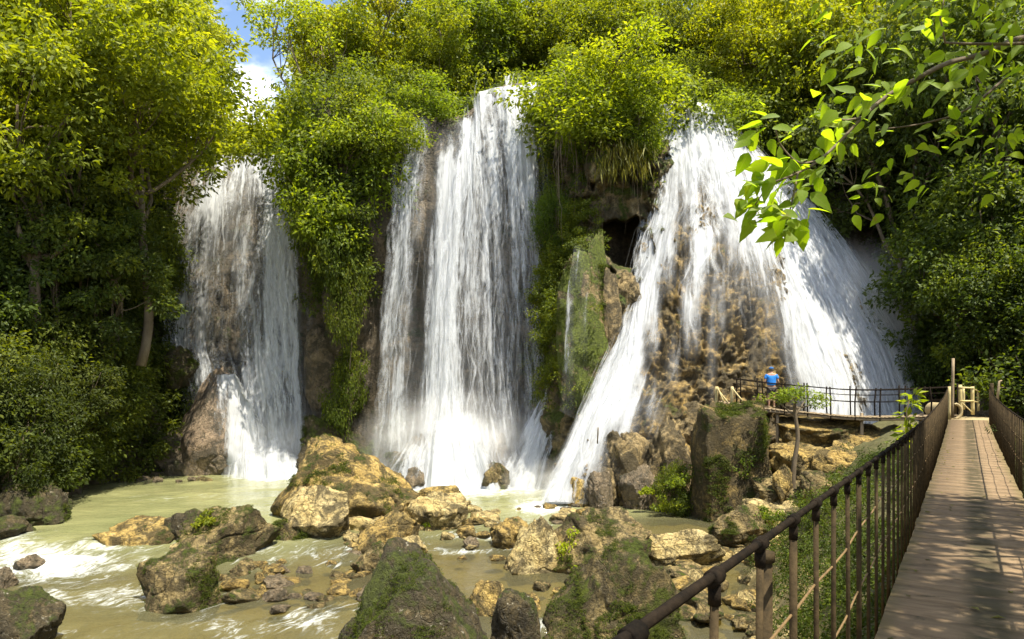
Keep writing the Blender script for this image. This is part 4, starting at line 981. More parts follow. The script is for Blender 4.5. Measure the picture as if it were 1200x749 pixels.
# the wood on the ridge far behind, one mass
r = np.random.default_rng(81); n = 2600; px = r.uniform(-150, 1350, n)
top = np.interp(px, [-150, 240, 262, 330, 350, 470, 486, 500, 580, 592, 604, 760, 772, 800, 1350], [-90, -60, 150, 150, 20, 10, 92, 10, 10, 80, 5, -20, 20, -40, -90])
py = top+6+(190-top)*r.uniform(0, 1, n); yy = r.uniform(66, 76, n)
cs = np.stack([(px-CX)/F*yy, yy, H-(py-CY)/F*yy], 1)
o = link('far_wood', leaf_mesh('far_wood', [clumps(cs, r.uniform(1.2, 2.1, n), 60, .5, r)], M['leaf'])); o.color = (1.2, 1.15, .8, 1); tag(o, kind='stuff')
# bushes on the rock
for a in [
 ('bush', 712, 42, 36, 168, 125, 'bright rounded tree overhanging the cave from the rock column top', (1.42, 1.38, .6), .5),
 ('bush', 672, 112, 37.5, 55, 75, 'leafy bush on the lip right of the middle waterfall', (1.1, 1.2, .7), 1.5),
 ('bush', 742, 100, 35.5, 80, 80, 'small bush hanging toward the top of the broad waterfall', (1.2, 1.25, .6), 2.5),
 ('bush', 376, 95, 41, 105, 170, 'airy green bush edging the narrow waterfall', (1.1, 1.15, .8), 3.),
 ('bush', 368, 150, 40, 78, 120, 'green bush hanging over the right side of the narrow waterfall', (1., 1.1, .8), 4.),
 ('bush', 405, 115, 39, 150, 170, 'broad bush at the top of the draped buttress', (1.2, 1.25, .7), .9),
 ('bush', 450, 110, 38.5, 110, 90, 'bush beside the left lip of the middle waterfall', (1.1, 1.1, .8), 5.),
 ('shrub', 390, 195, 38.5, 88, 140, 'dark shrub draped down the buttress between waterfalls', (1.3, 1.3, .9), 2.2),
 ('shrub', 410, 265, 38, 52, 130, 'lower shrub trailing down the buttress', (1.4, 1.3, .8), 1.2),
 ('bush', 500, 95, 41.5, 100, 70, 'bush behind the left lip of the middle waterfall', (.9, 1, .8), .2),
 ('bush', 645, 205, 37.2, 48, 90, 'dense dark green bush on the left face of the rock column', (.7, .85, .7), 2.9),
 ('bush', 850, 95, 41, 110, 90, 'bush with pale leaves beside the top of the broad waterfall', (1.2, 1.25, 1.), 3.8),
 ('shrub', 408, 395, 39.2, 55, 100, 'dark fern shrub in the cleft above the mossy ledge', (1.2, 1.2, .8), .6),
 ('shrub', 793, 535, 28.2, 52, 66, 'fern shrub at the right foot of the knobbly rock heap', (1.1, 1.1, .8), 1.9),
 ('shrub', 1205, 345, 29.5, 170, 130, 'bright shrub on the jungle wall right of the bridge', (1.0, 1.05, .8), .9),
 ('shrub', 1140, 270, 31, 120, 110, 'glossy shrub on the jungle wall above the bridge end', (1.4, 1.4, .9), 2.9),
 ('shrub', 1110, 350, 34, 90, 100, 'dark shrub at the edge of the right spray', (.9, 1, .9), .3),
]:
    put_tree(a[0], a[1], a[2], a[3], a[4], a[5], a[6], 'bush', 'bush', a[7], a[8])

# undergrowth clinging to the valley walls (one uncountable mass per wall)
def undergrowth(name, maskf, n, rad, per, leaf, mat, seed, push=(.1, 1.2), kind='stuff', color=(1, 1, 1), lumpy=1.4, grid=None, gn=None):
    r = np.random.default_rng(seed); G = CG if grid is None else grid; N_ = nrm if gn is None else gn
    fl = G.reshape(-1, 3); fn = N_.reshape(-1, 3); px, py = proj(fl)
    a = np.gradient(G, axis=0); b = np.gradient(G, axis=1); ar = np.linalg.norm(np.cross(a, b), axis=-1).ravel()
    pr = ar*maskf(px, py, fl); pr /= pr.sum()
    i = r.choice(len(fl), n, p=pr)
    lump = np.clip(.5+fbm(fl[i]*.35, 3, seed+1), 0, 1.5)
    c = fl[i]+fn[i]*(push[0]+push[1]*lump*lumpy*r.uniform(.5, 1, n))[:, None]+r.normal(size=(n, 3))*.3
    tint = np.clip(.30+.35*(lump-.5)+r.normal(0, .12, n), .02, .95)
    me = leaf_mesh(name, [clumps(c, r.uniform(*rad, n), per, leaf, r, tint_c=tint, droop=.45)], M[mat])
    o = link(name, me); o.color = (*color, 1); tag(o, kind=kind); return o
undergrowth('undergrowth', lambda px, py, V: (px < 205-.0*py)*(px > -260)*(py < 560)*(V[:, 1] > 8)*(V[:, 1] < 46), 2600, (.4, .95), 85, .21, 'leaf_deep', 71, color=(1.0, .98, .8))
undergrowth('undergrowth', lambda px, py, V: (px > 960)*(px < 1500)*(py < 440)*(V[:, 1] > 8)*(V[:, 1] < 46)*((px > 1090) | (py < 170+(px-940)*1.55)), 2600, (.4, .95), 85, .21, 'leaf_deep', 72, color=(1.1, 1.15, .9))
undergrowth('undergrowth', lambda px, py, V: ((px > 372)*(px < 432)*(py < 360) | (px > 640)*(px < 765)*(py < 240)*(py > 90) | (px > 850)*(px < 1000)*(py < 200))*(V[:, 1] < 45), 420, (.35, .8), 80, .2, 'leaf_deep', 73, color=(1.2, 1.2, .8))
undergrowth('undergrowth', lambda px, py, V: (V[:, 2] > 18.5)*(V[:, 1] < 52)*(np.abs(V[:, 0]) < 30)*((py < 175)|(px<150)|(px>1000))*~((px > 465)*(px < 640)*(V[:, 1] < 43)), 1500, (.5, 1.1), 60, .3, 'leaf', 74, push=(.2, 1.6))
undergrowth('moss', lambda px, py, V: ((rpx.ravel() < 700)*(rpy.ravel() < 470)*(rpy.ravel() > 240))*sm(.0, .4, fbm(V*.7, 3, 3)+.25), 900, (.2, .4), 60, .11, 'moss', 75, push=(.02, .15), grid=RG, gn=RN, color=(1.5, 1.4, .8))
undergrowth('moss', lambda px, py, V: (px > 630)*(px < 664)*(py > 190)*(py < 390), 420, (.25, .55), 80, .14, 'leaf_deep', 76, push=(.05, .4), grid=RG, gn=RN, color=(1.6, 1.5, .8))
# grassy bank beneath the bridge
gn = grid_normals(GV); gn *= np.sign(gn[..., 2:3])
undergrowth('grass', lambda px, py, V: (V[:, 1] > 3)*(V[:, 1] < 24)*(V[:, 0]-bank_start(V[:, 1]) > .35)*(V[:, 2] > .25)*(V[:, 0] < bridge_x(V[:, 1])+3), 5200, (.12, .26), 60, .06, 'moss', 77, push=(.0, .10), grid=GV, gn=gn, color=(.9, .95, .7))

# small plants on boulders
def fern(px, py, Y, n, size, label, color=(1.4, 1.4, .8), leaf=.1, name='fern', mat='leaf', spread=(1, .6, .6)):
    r = np.random.default_rng(int(px*7+py)); c = r.normal(size=(n, 3))*np.array(spread)*size*.3
    o = link(name, leaf_mesh(name, [clumps(c, r.uniform(.3, .5, n)*size*.5, 70, leaf, r, droop=.5)], M[mat])); o.location = P(px, py, Y); o.color = (*color, 1)
    tag(o, label, 'fern'); return o
fern(676, 645, 21.0, 16, 1.1, 'bright green fern clump on the left face of the broad grey boulder', (2., 1.9, .9))
fern(705, 660, 20.6, 10, .8, 'green fern clump at the waterline of the broad grey boulder', (1.6, 1.6, .9))
fern(758, 575, 28.0, 22, .35, 'small green tuft on the knobbly rock heap', (1.8, 1.7, .9))
fern(783, 588, 27.6, 10, .9, 'fern tuft at the right foot of the knobbly heap by the pool', (1.6, 1.5, .9))
fern(800, 560, 27.6, 12, 1.2, 'dark fern between the knobbly heap and the tall blocky boulder', (1., 1.05, .9))
fern(872, 545, 26.6, 12, 1.2, 'ivy on the shaded right side of the tall blocky boulder', (.8, .9, .8))
fern(905, 603, 24.2, 12, 1.0, 'dark green cushion plant at the waterline under the slender tree', (.9, 1., .8))
fern(240, 610, 22.4, 7, .6, 'little grass tuft on top of the big mossy grey boulder', (1.3, 1.2, .8))
fern(495, 613, 25.2, 4, .45, 'tiny green plant in front of the flat pale slab', (1.5, 1.5, .8))

def moss_on(o, n, seed, thr=.05, size=.055, fr=.9, zmin=-.15, color=(1.2, 1.2, .8), rad=(.08, .2)):
    """raised cushions of moss on a rock, in patches"""
    r = np.random.default_rng(seed); k = len(o.data.vertices)
    v = np.zeros(k*3, np.float32); o.data.vertices.foreach_get('co', v); v = v.reshape(-1, 3)
    nn = np.zeros(k*3, np.float32); o.data.vertex_normals.foreach_get('vector', nn); nn = nn.reshape(-1, 3)
    m = fbm(v*fr+seed, 4, seed)+.25*nn[:, 2]
    p = sm(thr, thr+.25, m)*(nn[:, 2] > zmin)*(nn[:, 1] < .6)
    if p.sum() < 10: return
    i = r.choice(k, n, p=p/p.sum())
    c = link('moss', leaf_mesh('moss', [clumps(v[i]-nn[i]*.02, r.uniform(*rad, n), 60, size, r, up=.8, droop=.1, flat=.35, tint_sd=.22)], M['moss']), o); c.color = (*color, 1)
    return c
byl = {o['label']: o for o in COL.objects if 'label' in o}
for frag, n, thr, zmin in [('tall bright mossy buttress', 700, .0, -.6), ('big dark mossy pointed', 420, .12, -.2), ('long mossy boulder with', 700, .02, -.2), ('low rounded boulder with green', 220, .0, -.2), ('big mossy grey boulder', 330, .1, -.2),
                     ('tall blocky mossy boulder', 600, .1, -.7), ('grey boulder alone', 200, .15, -.2), ('flat mossy rock at the water', 150, .0, -.2), ('round mossy boulder behind', 180, -.05, -.2), ('round mossy boulder perched', 160, -.1, -.3), ('largest tan boulder', 260, .22, -.2), ('broad grey boulder', 330, .1, -.3), ('dark boulder on the left shore', 160, .1, -.2), ('dark mossy ledge', 160, 0, -.3)]:
    o = next(v for k, v in byl.items() if k.startswith(frag)); moss_on(o, int(n*1.5), int(abs(o.location.x*31))+5, thr+.06, .028 if o.location.y < 24 else .05, zmin=zmin, rad=(.05, .12) if o.location.y < 24 else (.09, .2), color=(.8, .8, .6))

# hanging roots and dry fronds under the overhanging tree
mb = MB(); r = np.random.default_rng(5)
for k in range(60):
    px = r.uniform(650, 765); top = P(px, r.uniform(110, 190), r.uniform(35.0, 36.4)); L_ = r.uniform(1, 4.5)
    p = top+np.stack([np.cumsum(r.normal(0, .05, 8)), np.cumsum(r.normal(0, .04, 8)), -np.linspace(0, L_, 8)], 1)
    mb.tube(p, np.linspace(.018, .005, 8), 4)
hr = mb.build('hanging_roots', M['bark'], smooth=True); tag(hr, 'thin roots hanging in a curtain above the cave mouth', 'roots')
V_ = []
r = np.random.default_rng(6)
n = 420; px = 732+r.choice([-22, -8, 6, 20], n)+r.normal(0, 6, n); yy = r.uniform(34.2, 35.2, n); cp = np.stack([(px-CX)/F*yy, yy, H-(r.uniform(160, 200, n)-CY)/F*yy], 1)
fr = link('hanging_fronds', leaf_mesh('hanging_fronds', [leaves(cp, np.stack([r.normal(0, .2, n), -.3+r.normal(0, .2, n), -np.ones(n)], 1), r.normal(size=(n, 3)), r.uniform(.3, 1.1, n), np.full(n, .06), r.uniform(.3, .8, n))], M['dry']))
fr.color = (1.3, 1.3, .8, 1); tag(fr, 'yellowish fronds hanging over the cave mouth on the rock column', 'fronds')

# slender umbrella shaped tree beneath the walkway
t = empty('slender_tree', P(930, 578, 25.6)); tag(t, 'slender small tree with a flat leafy crown in front of the walkway', 'tree')
r = np.random.default_rng(9); mb = MB(); s = 25.6/F
tr = np.array([[0, 0, -.3], [-.02, 0, .5], [.06, .02, 1.3], [.16, .0, 2.1], [.08, 0, 2.8], [.02, 0, 3.3]])
mb.tube(catmull(tr, 16), np.linspace(.11, .065, 16), 8)
tips = []
for a, b in [(-.62, 3.55), (-.3, 3.72), (.3, 3.75), (.65, 3.62), (1.0, 3.4), (0, 3.6)]:
    e = np.array([a, r.uniform(-.5, .5), b]); limb(mb, np.array([.04, 0, r.uniform(2.8, 3.25)]), e, .05, .012, r, .1); tips.append(e)
for k in range(5):
    a = r.uniform(0, 6.28); mb.tube(np.array([[0, 0, .12], [.25*math.cos(a), .25*math.sin(a), -.02], [.6*math.cos(a), .6*math.sin(a), -.2]]), [.05, .035, .015], 6)
mb.build('trunk', M['bark'], t, True)
tips = np.array(tips); cs = np.vstack([tips+r.normal(size=tips.shape)*np.array([.25, .25, .1]) for _ in range(5)])
c_ = link('crown', leaf_mesh('crown', [clumps(cs, .26, 40, .11, r, up=1., flat=.5)], M['leaf']), t); c_.color = (1., 1.1, .8, 1)
# sapling beside the bridge
sp = empty('sapling', P(1062, 520, 19)); tag(sp, 'leafy sapling with large leaves growing beside the left bridge railing', 'sapling')
mb = MB(); mb.tube([[0, 0, -.8], [.05, 0, .3], [.0, 0, .9], [.12, 0, 1.35]], [.03, .025, .02, .01], 6); mb.build('stem', M['bark'], sp, True)
cs = np.array([[0, 0, .25], [-.15, 0, .1], [.1, .1, .5], [0, 0, .8], [.1, 0, 1.15], [.2, 0, 1.3]])
c_ = link('foliage', leaf_mesh('foliage', [clumps(cs, .22, 16, .24, r)], M['leaf']), sp); c_.color = (1.4, 1.4, .8, 1)

# ---------------------------------------------------------------- rope bridge with steel railings
br = empty('footbridge', (bridge_x(0), 0, 0)); tag(br, 'narrow plank footbridge with rusty railings leading to the falls', 'footbridge')
BD = np.array([.6625, 1, 0]); BD /= np.linalg.norm(BD); BP = np.array([BD[1], -BD[0], 0])
HALF = .61; YE = 25.4
def bpt(y, lat, up): return np.array([bridge_x(y), y, deck_z(y)+up])+BP*lat
org = np.array(br.location)
def bbuild(mb, name, mat, smooth=True, parent=None):
    me = mesh_from(name, np.vstack(mb.V)-org, np.vstack(mb.F), mat, smooth); return link(name, me, parent or br)
# deck: one mesh of boards with gaps
r = np.random.default_rng(11); V = []; Fc = []; UV = []; s = -2.5*1.2; k = 0; smax = YE*1.2
pw = .43
while s < smax:
    y0, y1 = s/1.2, (s+pw-.014)/1.2; j = r.normal(0, .006, 2); dzv = r.normal(0, .002)
    for (yy, lat, up, vv) in [(y0, -HALF+j[0], 0, s), (y0, HALF+j[1], 0, s), (y1, HALF+j[1], 0, s+pw), (y1, -HALF+j[0], 0, s+pw),
                              (y0, -HALF+j[0], -.045, s), (y0, HALF+j[1], -.045, s), (y1, HALF+j[1], -.045, s+pw), (y1, -HALF+j[0], -.045, s+pw)]:
        V.append(bpt(yy, lat, up+dzv)-org); UV.append((lat, k*.24+.02+(.2 if vv > s else 0)))
    b = k*8; Fc += [[b, b+1, b+2, b+3], [b+4, b+7, b+6, b+5], [b, b+4, b+5, b+1], [b+2, b+6, b+7, b+3], [b, b+3, b+7, b+4], [b+1, b+5, b+6, b+2]]
    s += pw; k += 1
link('deck', mesh_from('deck', V, Fc, M['deck'], False, uv=UV), br)
r = np.random.default_rng(18); n = 90; yy = r.uniform(2.5, 22, n)**1.0; la = np.where(r.uniform(size=n) < .6, np.sign(r.normal(size=n))*r.uniform(.4, .59, n), r.uniform(-.5, .5, n))
lp = np.array([bpt(a, b, .012) for a, b in zip(yy, la)]); ax_ = r.normal(size=(n, 3)); ax_[:, 2] *= .1
li = link('leaf_litter', leaf_mesh('leaf_litter', [leaves(lp, ax_, np.tile([0, 0, 1.], (n, 1)), r.uniform(.04, .10, n), r.uniform(.02, .05, n), r.uniform(0, .7, n))], M['dry'])); tag(li, kind='stuff')
ys = np.linspace(-2.4, YE, 80)
for sd in (-1, 1):
    mb = MB(); mb.tube([bpt(y, sd*(HALF-.02), -.11) for y in ys], .05, 6); bbuild(mb, 'edge_beam', M['wood'])
    mb = MB(); mb.tube([bpt(y, sd*(HALF+.03), 1.13+.05*sm(20, 25, y)) for y in ys], .0125, 8); bbuild(mb, 'handrail', M['rail'])
    for hgt in (.42, .78):
        mb = MB(); mb.tube([bpt(y, sd*(HALF+.035), hgt+.010*math.sin(i*1.9)+.015*math.sin(i*.7)) for i, y in enumerate(ys)], .0055, 5); bbuild(mb, 'wire', M['wire'])
step = .47*.834
far_posts = MB(); y = .55; i = 0
r = np.random.default_rng(12)
while y < YE:
    for sd in (-1, 1):
        lean = r.normal(0, .012, 2)
        pts = [bpt(y, sd*(HALF+.03), -.16), bpt(y+lean[0], sd*(HALF+.03), .5), bpt(y+lean[1], sd*(HALF+.03), 1.14)]
        if sd == 1 and y < 10.3: far_posts.tube(pts, .0115, 6); continue
        mb = MB(); mb.tube(pts, .0115 if i % 4 else .015, 8 if y < 6 else 6); po = bbuild(mb, 'post', M['post'])
        if sd == -1 and y < 8:
            mb = MB(); c = bpt(y+lean[1], sd*(HALF+.03), 1.125); d = BD
            mb.tube([c-d*.03, c-d*.028, c+d*.028, c+d*.03], [.017, .022, .022, .017], 10); mb.tube([c-np.array([0, 0, .07]), c-np.array([0, 0, .02])], .0165, 8)
            bbuild(mb, 'clamp', M['rail'], parent=po)
    y += step; i += 1
fp = bbuild(far_posts, 'post_row', M['post']); tag(fp, kind='stuff')

# thick weathered post standing outside the near railing
mb = MB(); p0 = P(896, 655, 2.9); mb.tube([p0-np.array([0, 0, 2.4]), p0-np.array([0, 0, 1]), p0], [.035, .034, .032], 10)
mb.tube([p0+np.array([0, 0, -.01]), p0+np.array([0, 0, .03])], .042, 10)
o = mb.build('wooden_post', M['post'], None, True); tag(o, 'thick weathered post standing just outside the near bridge railing', 'post')

# landing with gate, pole and pipe
mb = MB(); c = np.array([bridge_x(27.2), 27.2, deck_z(25.4)-.62]); A = np.array([BP, BD, [0, 0, 1]]).T
mb.box(c, (2.6, 3.4, 1.15), A)
V = np.vstack(mb.V); ld = mb.build('landing', M['concrete'], None); tag(ld, 'dirty concrete landing at the far end of the footbridge', 'landing')
gt = empty('timber_gate', P(1135, 484, 27.6)); tag(gt, 'pale yellow timber gate frame at the far end of the footbridge', 'gate')
def stick(px0, py0, Y0, px1, py1, Y1, rad, name, mat, parent=None, seg=8):
    mb = MB(); a, b = P(px0, py0, Y0), P(px1, py1, Y1); t_ = np.linspace(0, 1, 5)[:, None]; mb.tube(a+(b-a)*t_, rad, seg)
    if parent is not None:
        me = mesh_from(name, np.vstack(mb.V)-np.array(parent.location), np.vstack(mb.F), M[mat]); return link(name, me, parent)
    return mb.build(name, M[mat], None, True)
for a in [(1125, 451, 27.2, 1126, 487, 27.2, .07), (1139.5, 453, 27.2, 1140, 486, 27.2, .065), (1146, 456, 28.6, 1146.5, 482, 28.6, .05), (1129, 455, 28.4, 1129.5, 480, 28.4, .05)]:
    stick(*a, 'gate_post', 'yellow_wood', gt)
for a in [(1123, 454, 27.15, 1141, 455, 27.15, .035), (1125, 470, 27.15, 1141, 470, 27.15, .035), (1139, 455, 27.2, 1147, 459, 28.6, .03), (1140, 470, 27.2, 1147, 472, 28.6, .03), (1126, 471, 27.15, 1140, 484, 27.15, .025)]:
    stick(*a, 'gate_rail', 'yellow_wood', gt)
o = stick(1116, 490, 25.9, 1117, 420, 25.9, .05, 'pole', 'wood'); tag(o, 'tall weathered pole at the left end of the bridge landing', 'pole')
o = stick(1112.5, 492, 25.7, 1112.5, 453, 25.7, .05, 'end_post', 'yellow_wood'); tag(o, 'stout left end post of the bridge railing, next to the pole', 'post')
o = stick(1164, 494, 25.4, 1162, 449, 25.4, .06, 'end_post', 'post'); tag(o, 'right end post of the bridge railing against the dark jungle', 'post')
mb = MB(); mb.tube([P(1169, 470, 26.4), P(1170, 456, 26.4), P(1171, 447, 26.4), P(1174, 446, 26.4)], [.05, .045, .04, .03], 7); o = mb.build('bent_stick', M['wood'], None, True); tag(o, 'bent stick rising behind the right bridge railing', 'stick')
a = np.linspace(0, 2*math.pi, 25); pc = P(1118, 482, 26.8); mb = MB()
ring = np.stack([pc[0]+.3*np.cos(a), np.full(25, pc[1]), pc[2]+.3*np.sin(a)], 1); mb.tube(ring, .05, 8, cap=False)
mb.tube([pc+np.array([0, .1, 0]), pc+np.array([0, .5, 0]), pc+np.array([0, 1.4, 0])], [.31, .31, .31], 20, cap=False)
o = mb.build('drain_pipe', M['concrete'], None, True); tag(o, 'grey round pipe mouth behind the left railing end of the bridge', 'pipe')

# wooden walkway at the foot of the cone
wk = empty('walkway', P(975, 487, 28.6)); tag(wk, 'wooden walkway with thin railing across the foot of the broad waterfall', 'walkway')
worg = np.array(wk.location)
wa = [P(845, 471, 30.6), P(880, 476, 30.0), P(905, 479.5, 29.6), P(950, 484, 29.2), P(1000, 488, 28.7), P(1060, 488, 28.1), P(1118, 486, 27.5)]
wc = catmull(np.array(wa), 60)
def wbuild(mb, name, mat, parent=None): return link(name, mesh_from(name, np.vstack(mb.V)-worg, np.vstack(mb.F), M[mat], True), parent or wk)
V = []; Fc = []; r = np.random.default_rng(13)
T = np.gradient(wc, axis=0); T /= np.linalg.norm(T, axis=1)[:, None]; S_ = np.cross(T, [0, 0, 1.]); S_ /= np.linalg.norm(S_, axis=1)[:, None]
mb = MB()
for i in range(59):
    c = (wc[i]+wc[i+1])/2; ln = np.linalg.norm(wc[i+1]-wc[i])*.94; mb.box(c+np.array([0, 0, r.normal(0, .006)]), (ln, 1.15, .05), np.array([T[i], S_[i], np.cross(T[i], S_[i])*-1]).T)
me = mesh_from('deck', np.vstack(mb.V)-worg, np.vstack(mb.F), M['wood'], False); link('deck', me, wk)
for sd in (-.5, .5):
    mb = MB(); mb.tube(wc+S_*sd-np.array([0, 0, .09]), .06, 6); wbuild(mb, 'beam', 'wood')
    for h_, rd in ((1.12, .028), (.62, .015), (.9, .012)):
        mb = MB(); mb.tube((wc+S_*sd*1.08+np.array([0, 0, h_]))[4:], rd, 6); wbuild(mb, 'railing', 'rail')
    for i in range(5, 60, 6):
        b = wc[i]+S_[i]*sd*1.08; mb = MB(); mb.tube([b-np.array([0, 0, .15]), b+np.array([r.normal(0, .02), 0, .6]), b+np.array([r.normal(0, .03), 0, 1.15+.04*(i % 4)])], .03, 6); wbuild(mb, 'post', 'rail')
for px, Y in ((911, 29.2), (893, 29.6), (1010, 28.3), (1080, 27.6)):
    a = P(px, 484, Y); mb = MB(); mb.tube([a-np.array([0, 0, 2.0]), a-np.array([0, 0, 1.]), a], .07, 8); wbuild(mb, 'support', 'wood')
# raw timber stakes of the steps at the left end
st = empty('timber_steps', P(848, 474, 29.6)); tag(st, 'rough yellowish timber stakes and braces at the left end of the walkway', 'steps')
for a in [(839, 476, 29.6, 840, 453, 29.6, .07), (857, 474, 29.4, 858, 453, 29.4, .06)]: stick(*a, 'stake', 'yellow_wood', st)
for a in [(840, 455, 29.5, 853, 472, 29.3, .035), (841, 454, 29.4, 848, 471, 29.2, .03), (858, 455, 29.3, 870, 470, 29.1, .035)]: stick(*a, 'brace', 'yellow_wood', st)
o = stick(700, 520, 29.2, 701, 501, 29.2, .03, 'branch_stub', 'bark'); tag(o, 'dead branch stub standing in the fan of white water', 'branch')

# ---------------------------------------------------------------- person on the walkway
def skin_mesh(name, verts, edges, mat, sub=2, root=0):
    me = bpy.data.meshes.new(name); me.from_pydata([v[:3] for v in verts], edges, [])
    o = bpy.data.objects.new(name, me); COL.objects.link(o)
    m = o.modifiers.new('s', 'SKIN'); m.use_smooth_shade = True
    for i, v in enumerate(verts):
        sv = me.skin_vertices[0].data[i]; sv.radius = (v[3], v[4] if len(v) > 4 else v[3]); sv.use_root = i == root
    s = o.modifiers.new('u', 'SUBSURF'); s.levels = s.render_levels = sub
    dg = bpy.context.evaluated_depsgraph_get(); dg.update()
    nm = bpy.data.meshes.new_from_object(o.evaluated_get(dg)); bpy.data.objects.remove(o); nm.name = name
    nm.materials.clear(); nm.materials.append(mat); nm.polygons.foreach_set('use_smooth', np.ones(len(nm.polygons), bool))
    return nm
feet = P(904, 477.5, 29.55)
pe = empty('person', feet, math.radians(-8)); tag(pe, 'person in a blue shirt, dark shorts and cap seen from behind on the walkway', 'person')
bv = [(0, 0, .92, .15, .11)]; be = []
def bch(start, pts):
    k = start
    for p in pts: bv.append(p); be.append((k, len(bv)-1)); k = len(bv)-1
    return k
chest = bch(0, [(0, 0, 1.08, .14, .10), (0, .0, 1.28, .165, .11), (0, 0, 1.42, .13, .09)])
bch(chest, [(0, .01, 1.5, .055), (0, .02, 1.56, .075, .09), (0, .02, 1.66, .082, .098), (0, .02, 1.73, .05, .06)])
for s in (-1, 1):
    wr = bch(chest, [(s*.19, 0, 1.40, .062), (s*.25, -.02, 1.22, .048), (s*.29, -.03, 1.10, .04), (s*.255, .10, 1.05, .036), (s*.20, .23, 1.07, .028), (s*.185, .29, 1.08, .034, .022)])
    for f in range(4):
        bch(wr, [(s*(.15+.022*f), .34, 1.085-.004*f, .0095), (s*(.15+.022*f), .372+.006*(f in (1, 2)), 1.07, .0085), (s*(.148+.022*f), .385, 1.045, .0075)])
    bch(wr, [(s*.145, .30, 1.085, .011), (s*.125, .325, 1.075, .009)])
    bch(0, [(s*.095, 0, .84, .095), (s*.105, .01, .5, .062), (s*.105, -.015, .32, .056), (s*.105, -.01, .09, .036), (s*.11, .03, .035, .042, .036), (s*.12, .14, .025, .036, .024)])
link('body', skin_mesh('body', bv, be, M['skin']), pe)
sv = [(0, 0, .90, .215, .15), (0, 0, 1.08, .205, .145), (0, 0, 1.28, .215, .145), (0, 0, 1.41, .165, .11)]; se = [(0, 1), (1, 2), (2, 3)]
for s in (-1, 1): k = len(sv); sv += [(s*.20, 0, 1.385, .075), (s*.262, -.02, 1.22, .072)]; se += [(3, k), (k, k+1)]
link('shirt', skin_mesh('shirt', sv, se, M['shirt']), pe)
hv = [(0, 0, .90, .18, .135)]; he = []
for s in (-1, 1): k = len(hv); hv += [(s*.1, 0, .80, .115), (s*.11, .005, .56, .10)]; he += [(0, k), (k, k+1)]
link('shorts', skin_mesh('shorts', hv, he, M['shorts']), pe)
mb = MB(); a_ = np.linspace(0, math.pi/2, 7)
mb.tube([(0, .02, 1.665+.10*math.sin(q)) for q in a_], [.108*math.cos(q)+.002 for q in a_], 16); mb.tube([(0, .10, 1.668), (0, .15, 1.664), (0, .20, 1.655)], [.08, .075, .05], 10, squash=.12)
link('cap', mesh_from('cap', np.vstack(mb.V), np.vstack(mb.F), M['cap']), pe)
mb = MB(); mb.tube([(0, .02, 1.60), (0, .012, 1.64), (0, .015, 1.68)], [.088, .098, .10], 14); link('hair', mesh_from('hair', np.vstack(mb.V), np.vstack(mb.F), M['bark']), pe)
for s in (-1, 1):
    mb = MB(); mb.tube([(s*.109, -.05, .03), (s*.11, .02, .045), (s*.118, .12, .035), (s*.122, .19, .025)], [.05, .056, .05, .03], 10, squash=.75); link('shoe', mesh_from('shoe', np.vstack(mb.V), np.vstack(mb.F), M['wood']), pe)

# ---------------------------------------------------------------- near tree whose broad leaved branch reaches into the view
nt_ = empty('broad_leaved_tree', (8.4, 5.4, 3.2)); tag(nt_, 'near tree branch with large bright serrated leaves reaching in above the bridge', 'tree')
norg = np.array(nt_.location)
r = np.random.default_rng(15)
def nbuild(mb, name, mat): return link(name, mesh_from(name, np.vstack(mb.V)-norg, np.vstack(mb.F), M[mat]), nt_)
mb = MB(); mb.tube(catmull(np.array([[8.4, 5.4, 2.0], [8.3, 5.3, 6], [8.0, 5.0, 9.5], [7.2, 4.5, 12.5]]), 14), np.linspace(.24, .12, 14), 10)
nbuild(mb, 'trunk', 'bark')
main = catmull(np.array([[8.25, 5.3, 7.6], P(1300, 30, 5.2), P(1200, 44, 4.9), P(1150, 64, 4.7), P(1110, 74, 4.6), P(1075, 92, 4.5), P(1040, 112, 4.45), P(1010, 138, 4.4), P(985, 165, 4.35), P(960, 188, 4.3), P(935, 203, 4.25), P(905, 214, 4.2)]), 60)
mb = MB(); mb.tube(main, np.linspace(.05, .006, 60)**1.0, 8)
side = []
def sidebr(pts, r0=.016):
    c = catmull(np.array(pts), 18); mb.tube(c, np.linspace(r0, .004, 18), 6); side.append(c)
sidebr([main[26], P(1106, 50, 4.55), P(1102, 20, 4.5), P(1112, -20, 4.6)], .022)
sidebr([P(1010, 138, 4.4), P(985, 140, 4.3), P(960, 128, 4.3)], .008)
sidebr([P(960, 188, 4.3), P(935, 190, 4.2), P(915, 170, 4.2), P(908, 150, 4.15)], .007)
sidebr([P(935, 203, 4.25), P(930, 228, 4.2), P(925, 250, 4.2), P(922, 268, 4.2)], .007)
sidebr([P(905, 214, 4.2), P(895, 225, 4.15), P(885, 240, 4.15)], .006)
sidebr([P(1180, 90, 5.4), P(1130, 130, 5.2), P(1080, 145, 5.1), P(1030, 152, 5.0)], .012)
nbuild(mb, 'branch', 'bark')
def big_leaf(rng):
    """serrated ovate leaf outline, unit length along +x, bent, with a fold at the midrib"""
    n = 9; xs = np.linspace(0, 1, n); wv = .62*np.sin(np.pi*np.clip(xs, 0, 1)**.72)**.85*(1-.35*xs)
    wv[1:-1:2] *= .9; wv[0] = 0; wv[-1] = 0
    mid = np.stack([xs, 0*xs, -.18*xs**2], 1)
    L1 = np.stack([xs-.02, wv*.5, -.18*xs**2+.10*wv], 1); R1 = np.stack([xs-.02, -wv*.5, -.18*xs**2+.10*wv], 1)
    V = np.vstack([mid, L1, R1]); Fc = []
    for i in range(n-1): Fc += [[i, i+1, n+i+1, n+i], [i+1, i, 2*n+i, 2*n+i+1]]
    return V, np.array(Fc)
LV, LF_ = big_leaf(r)
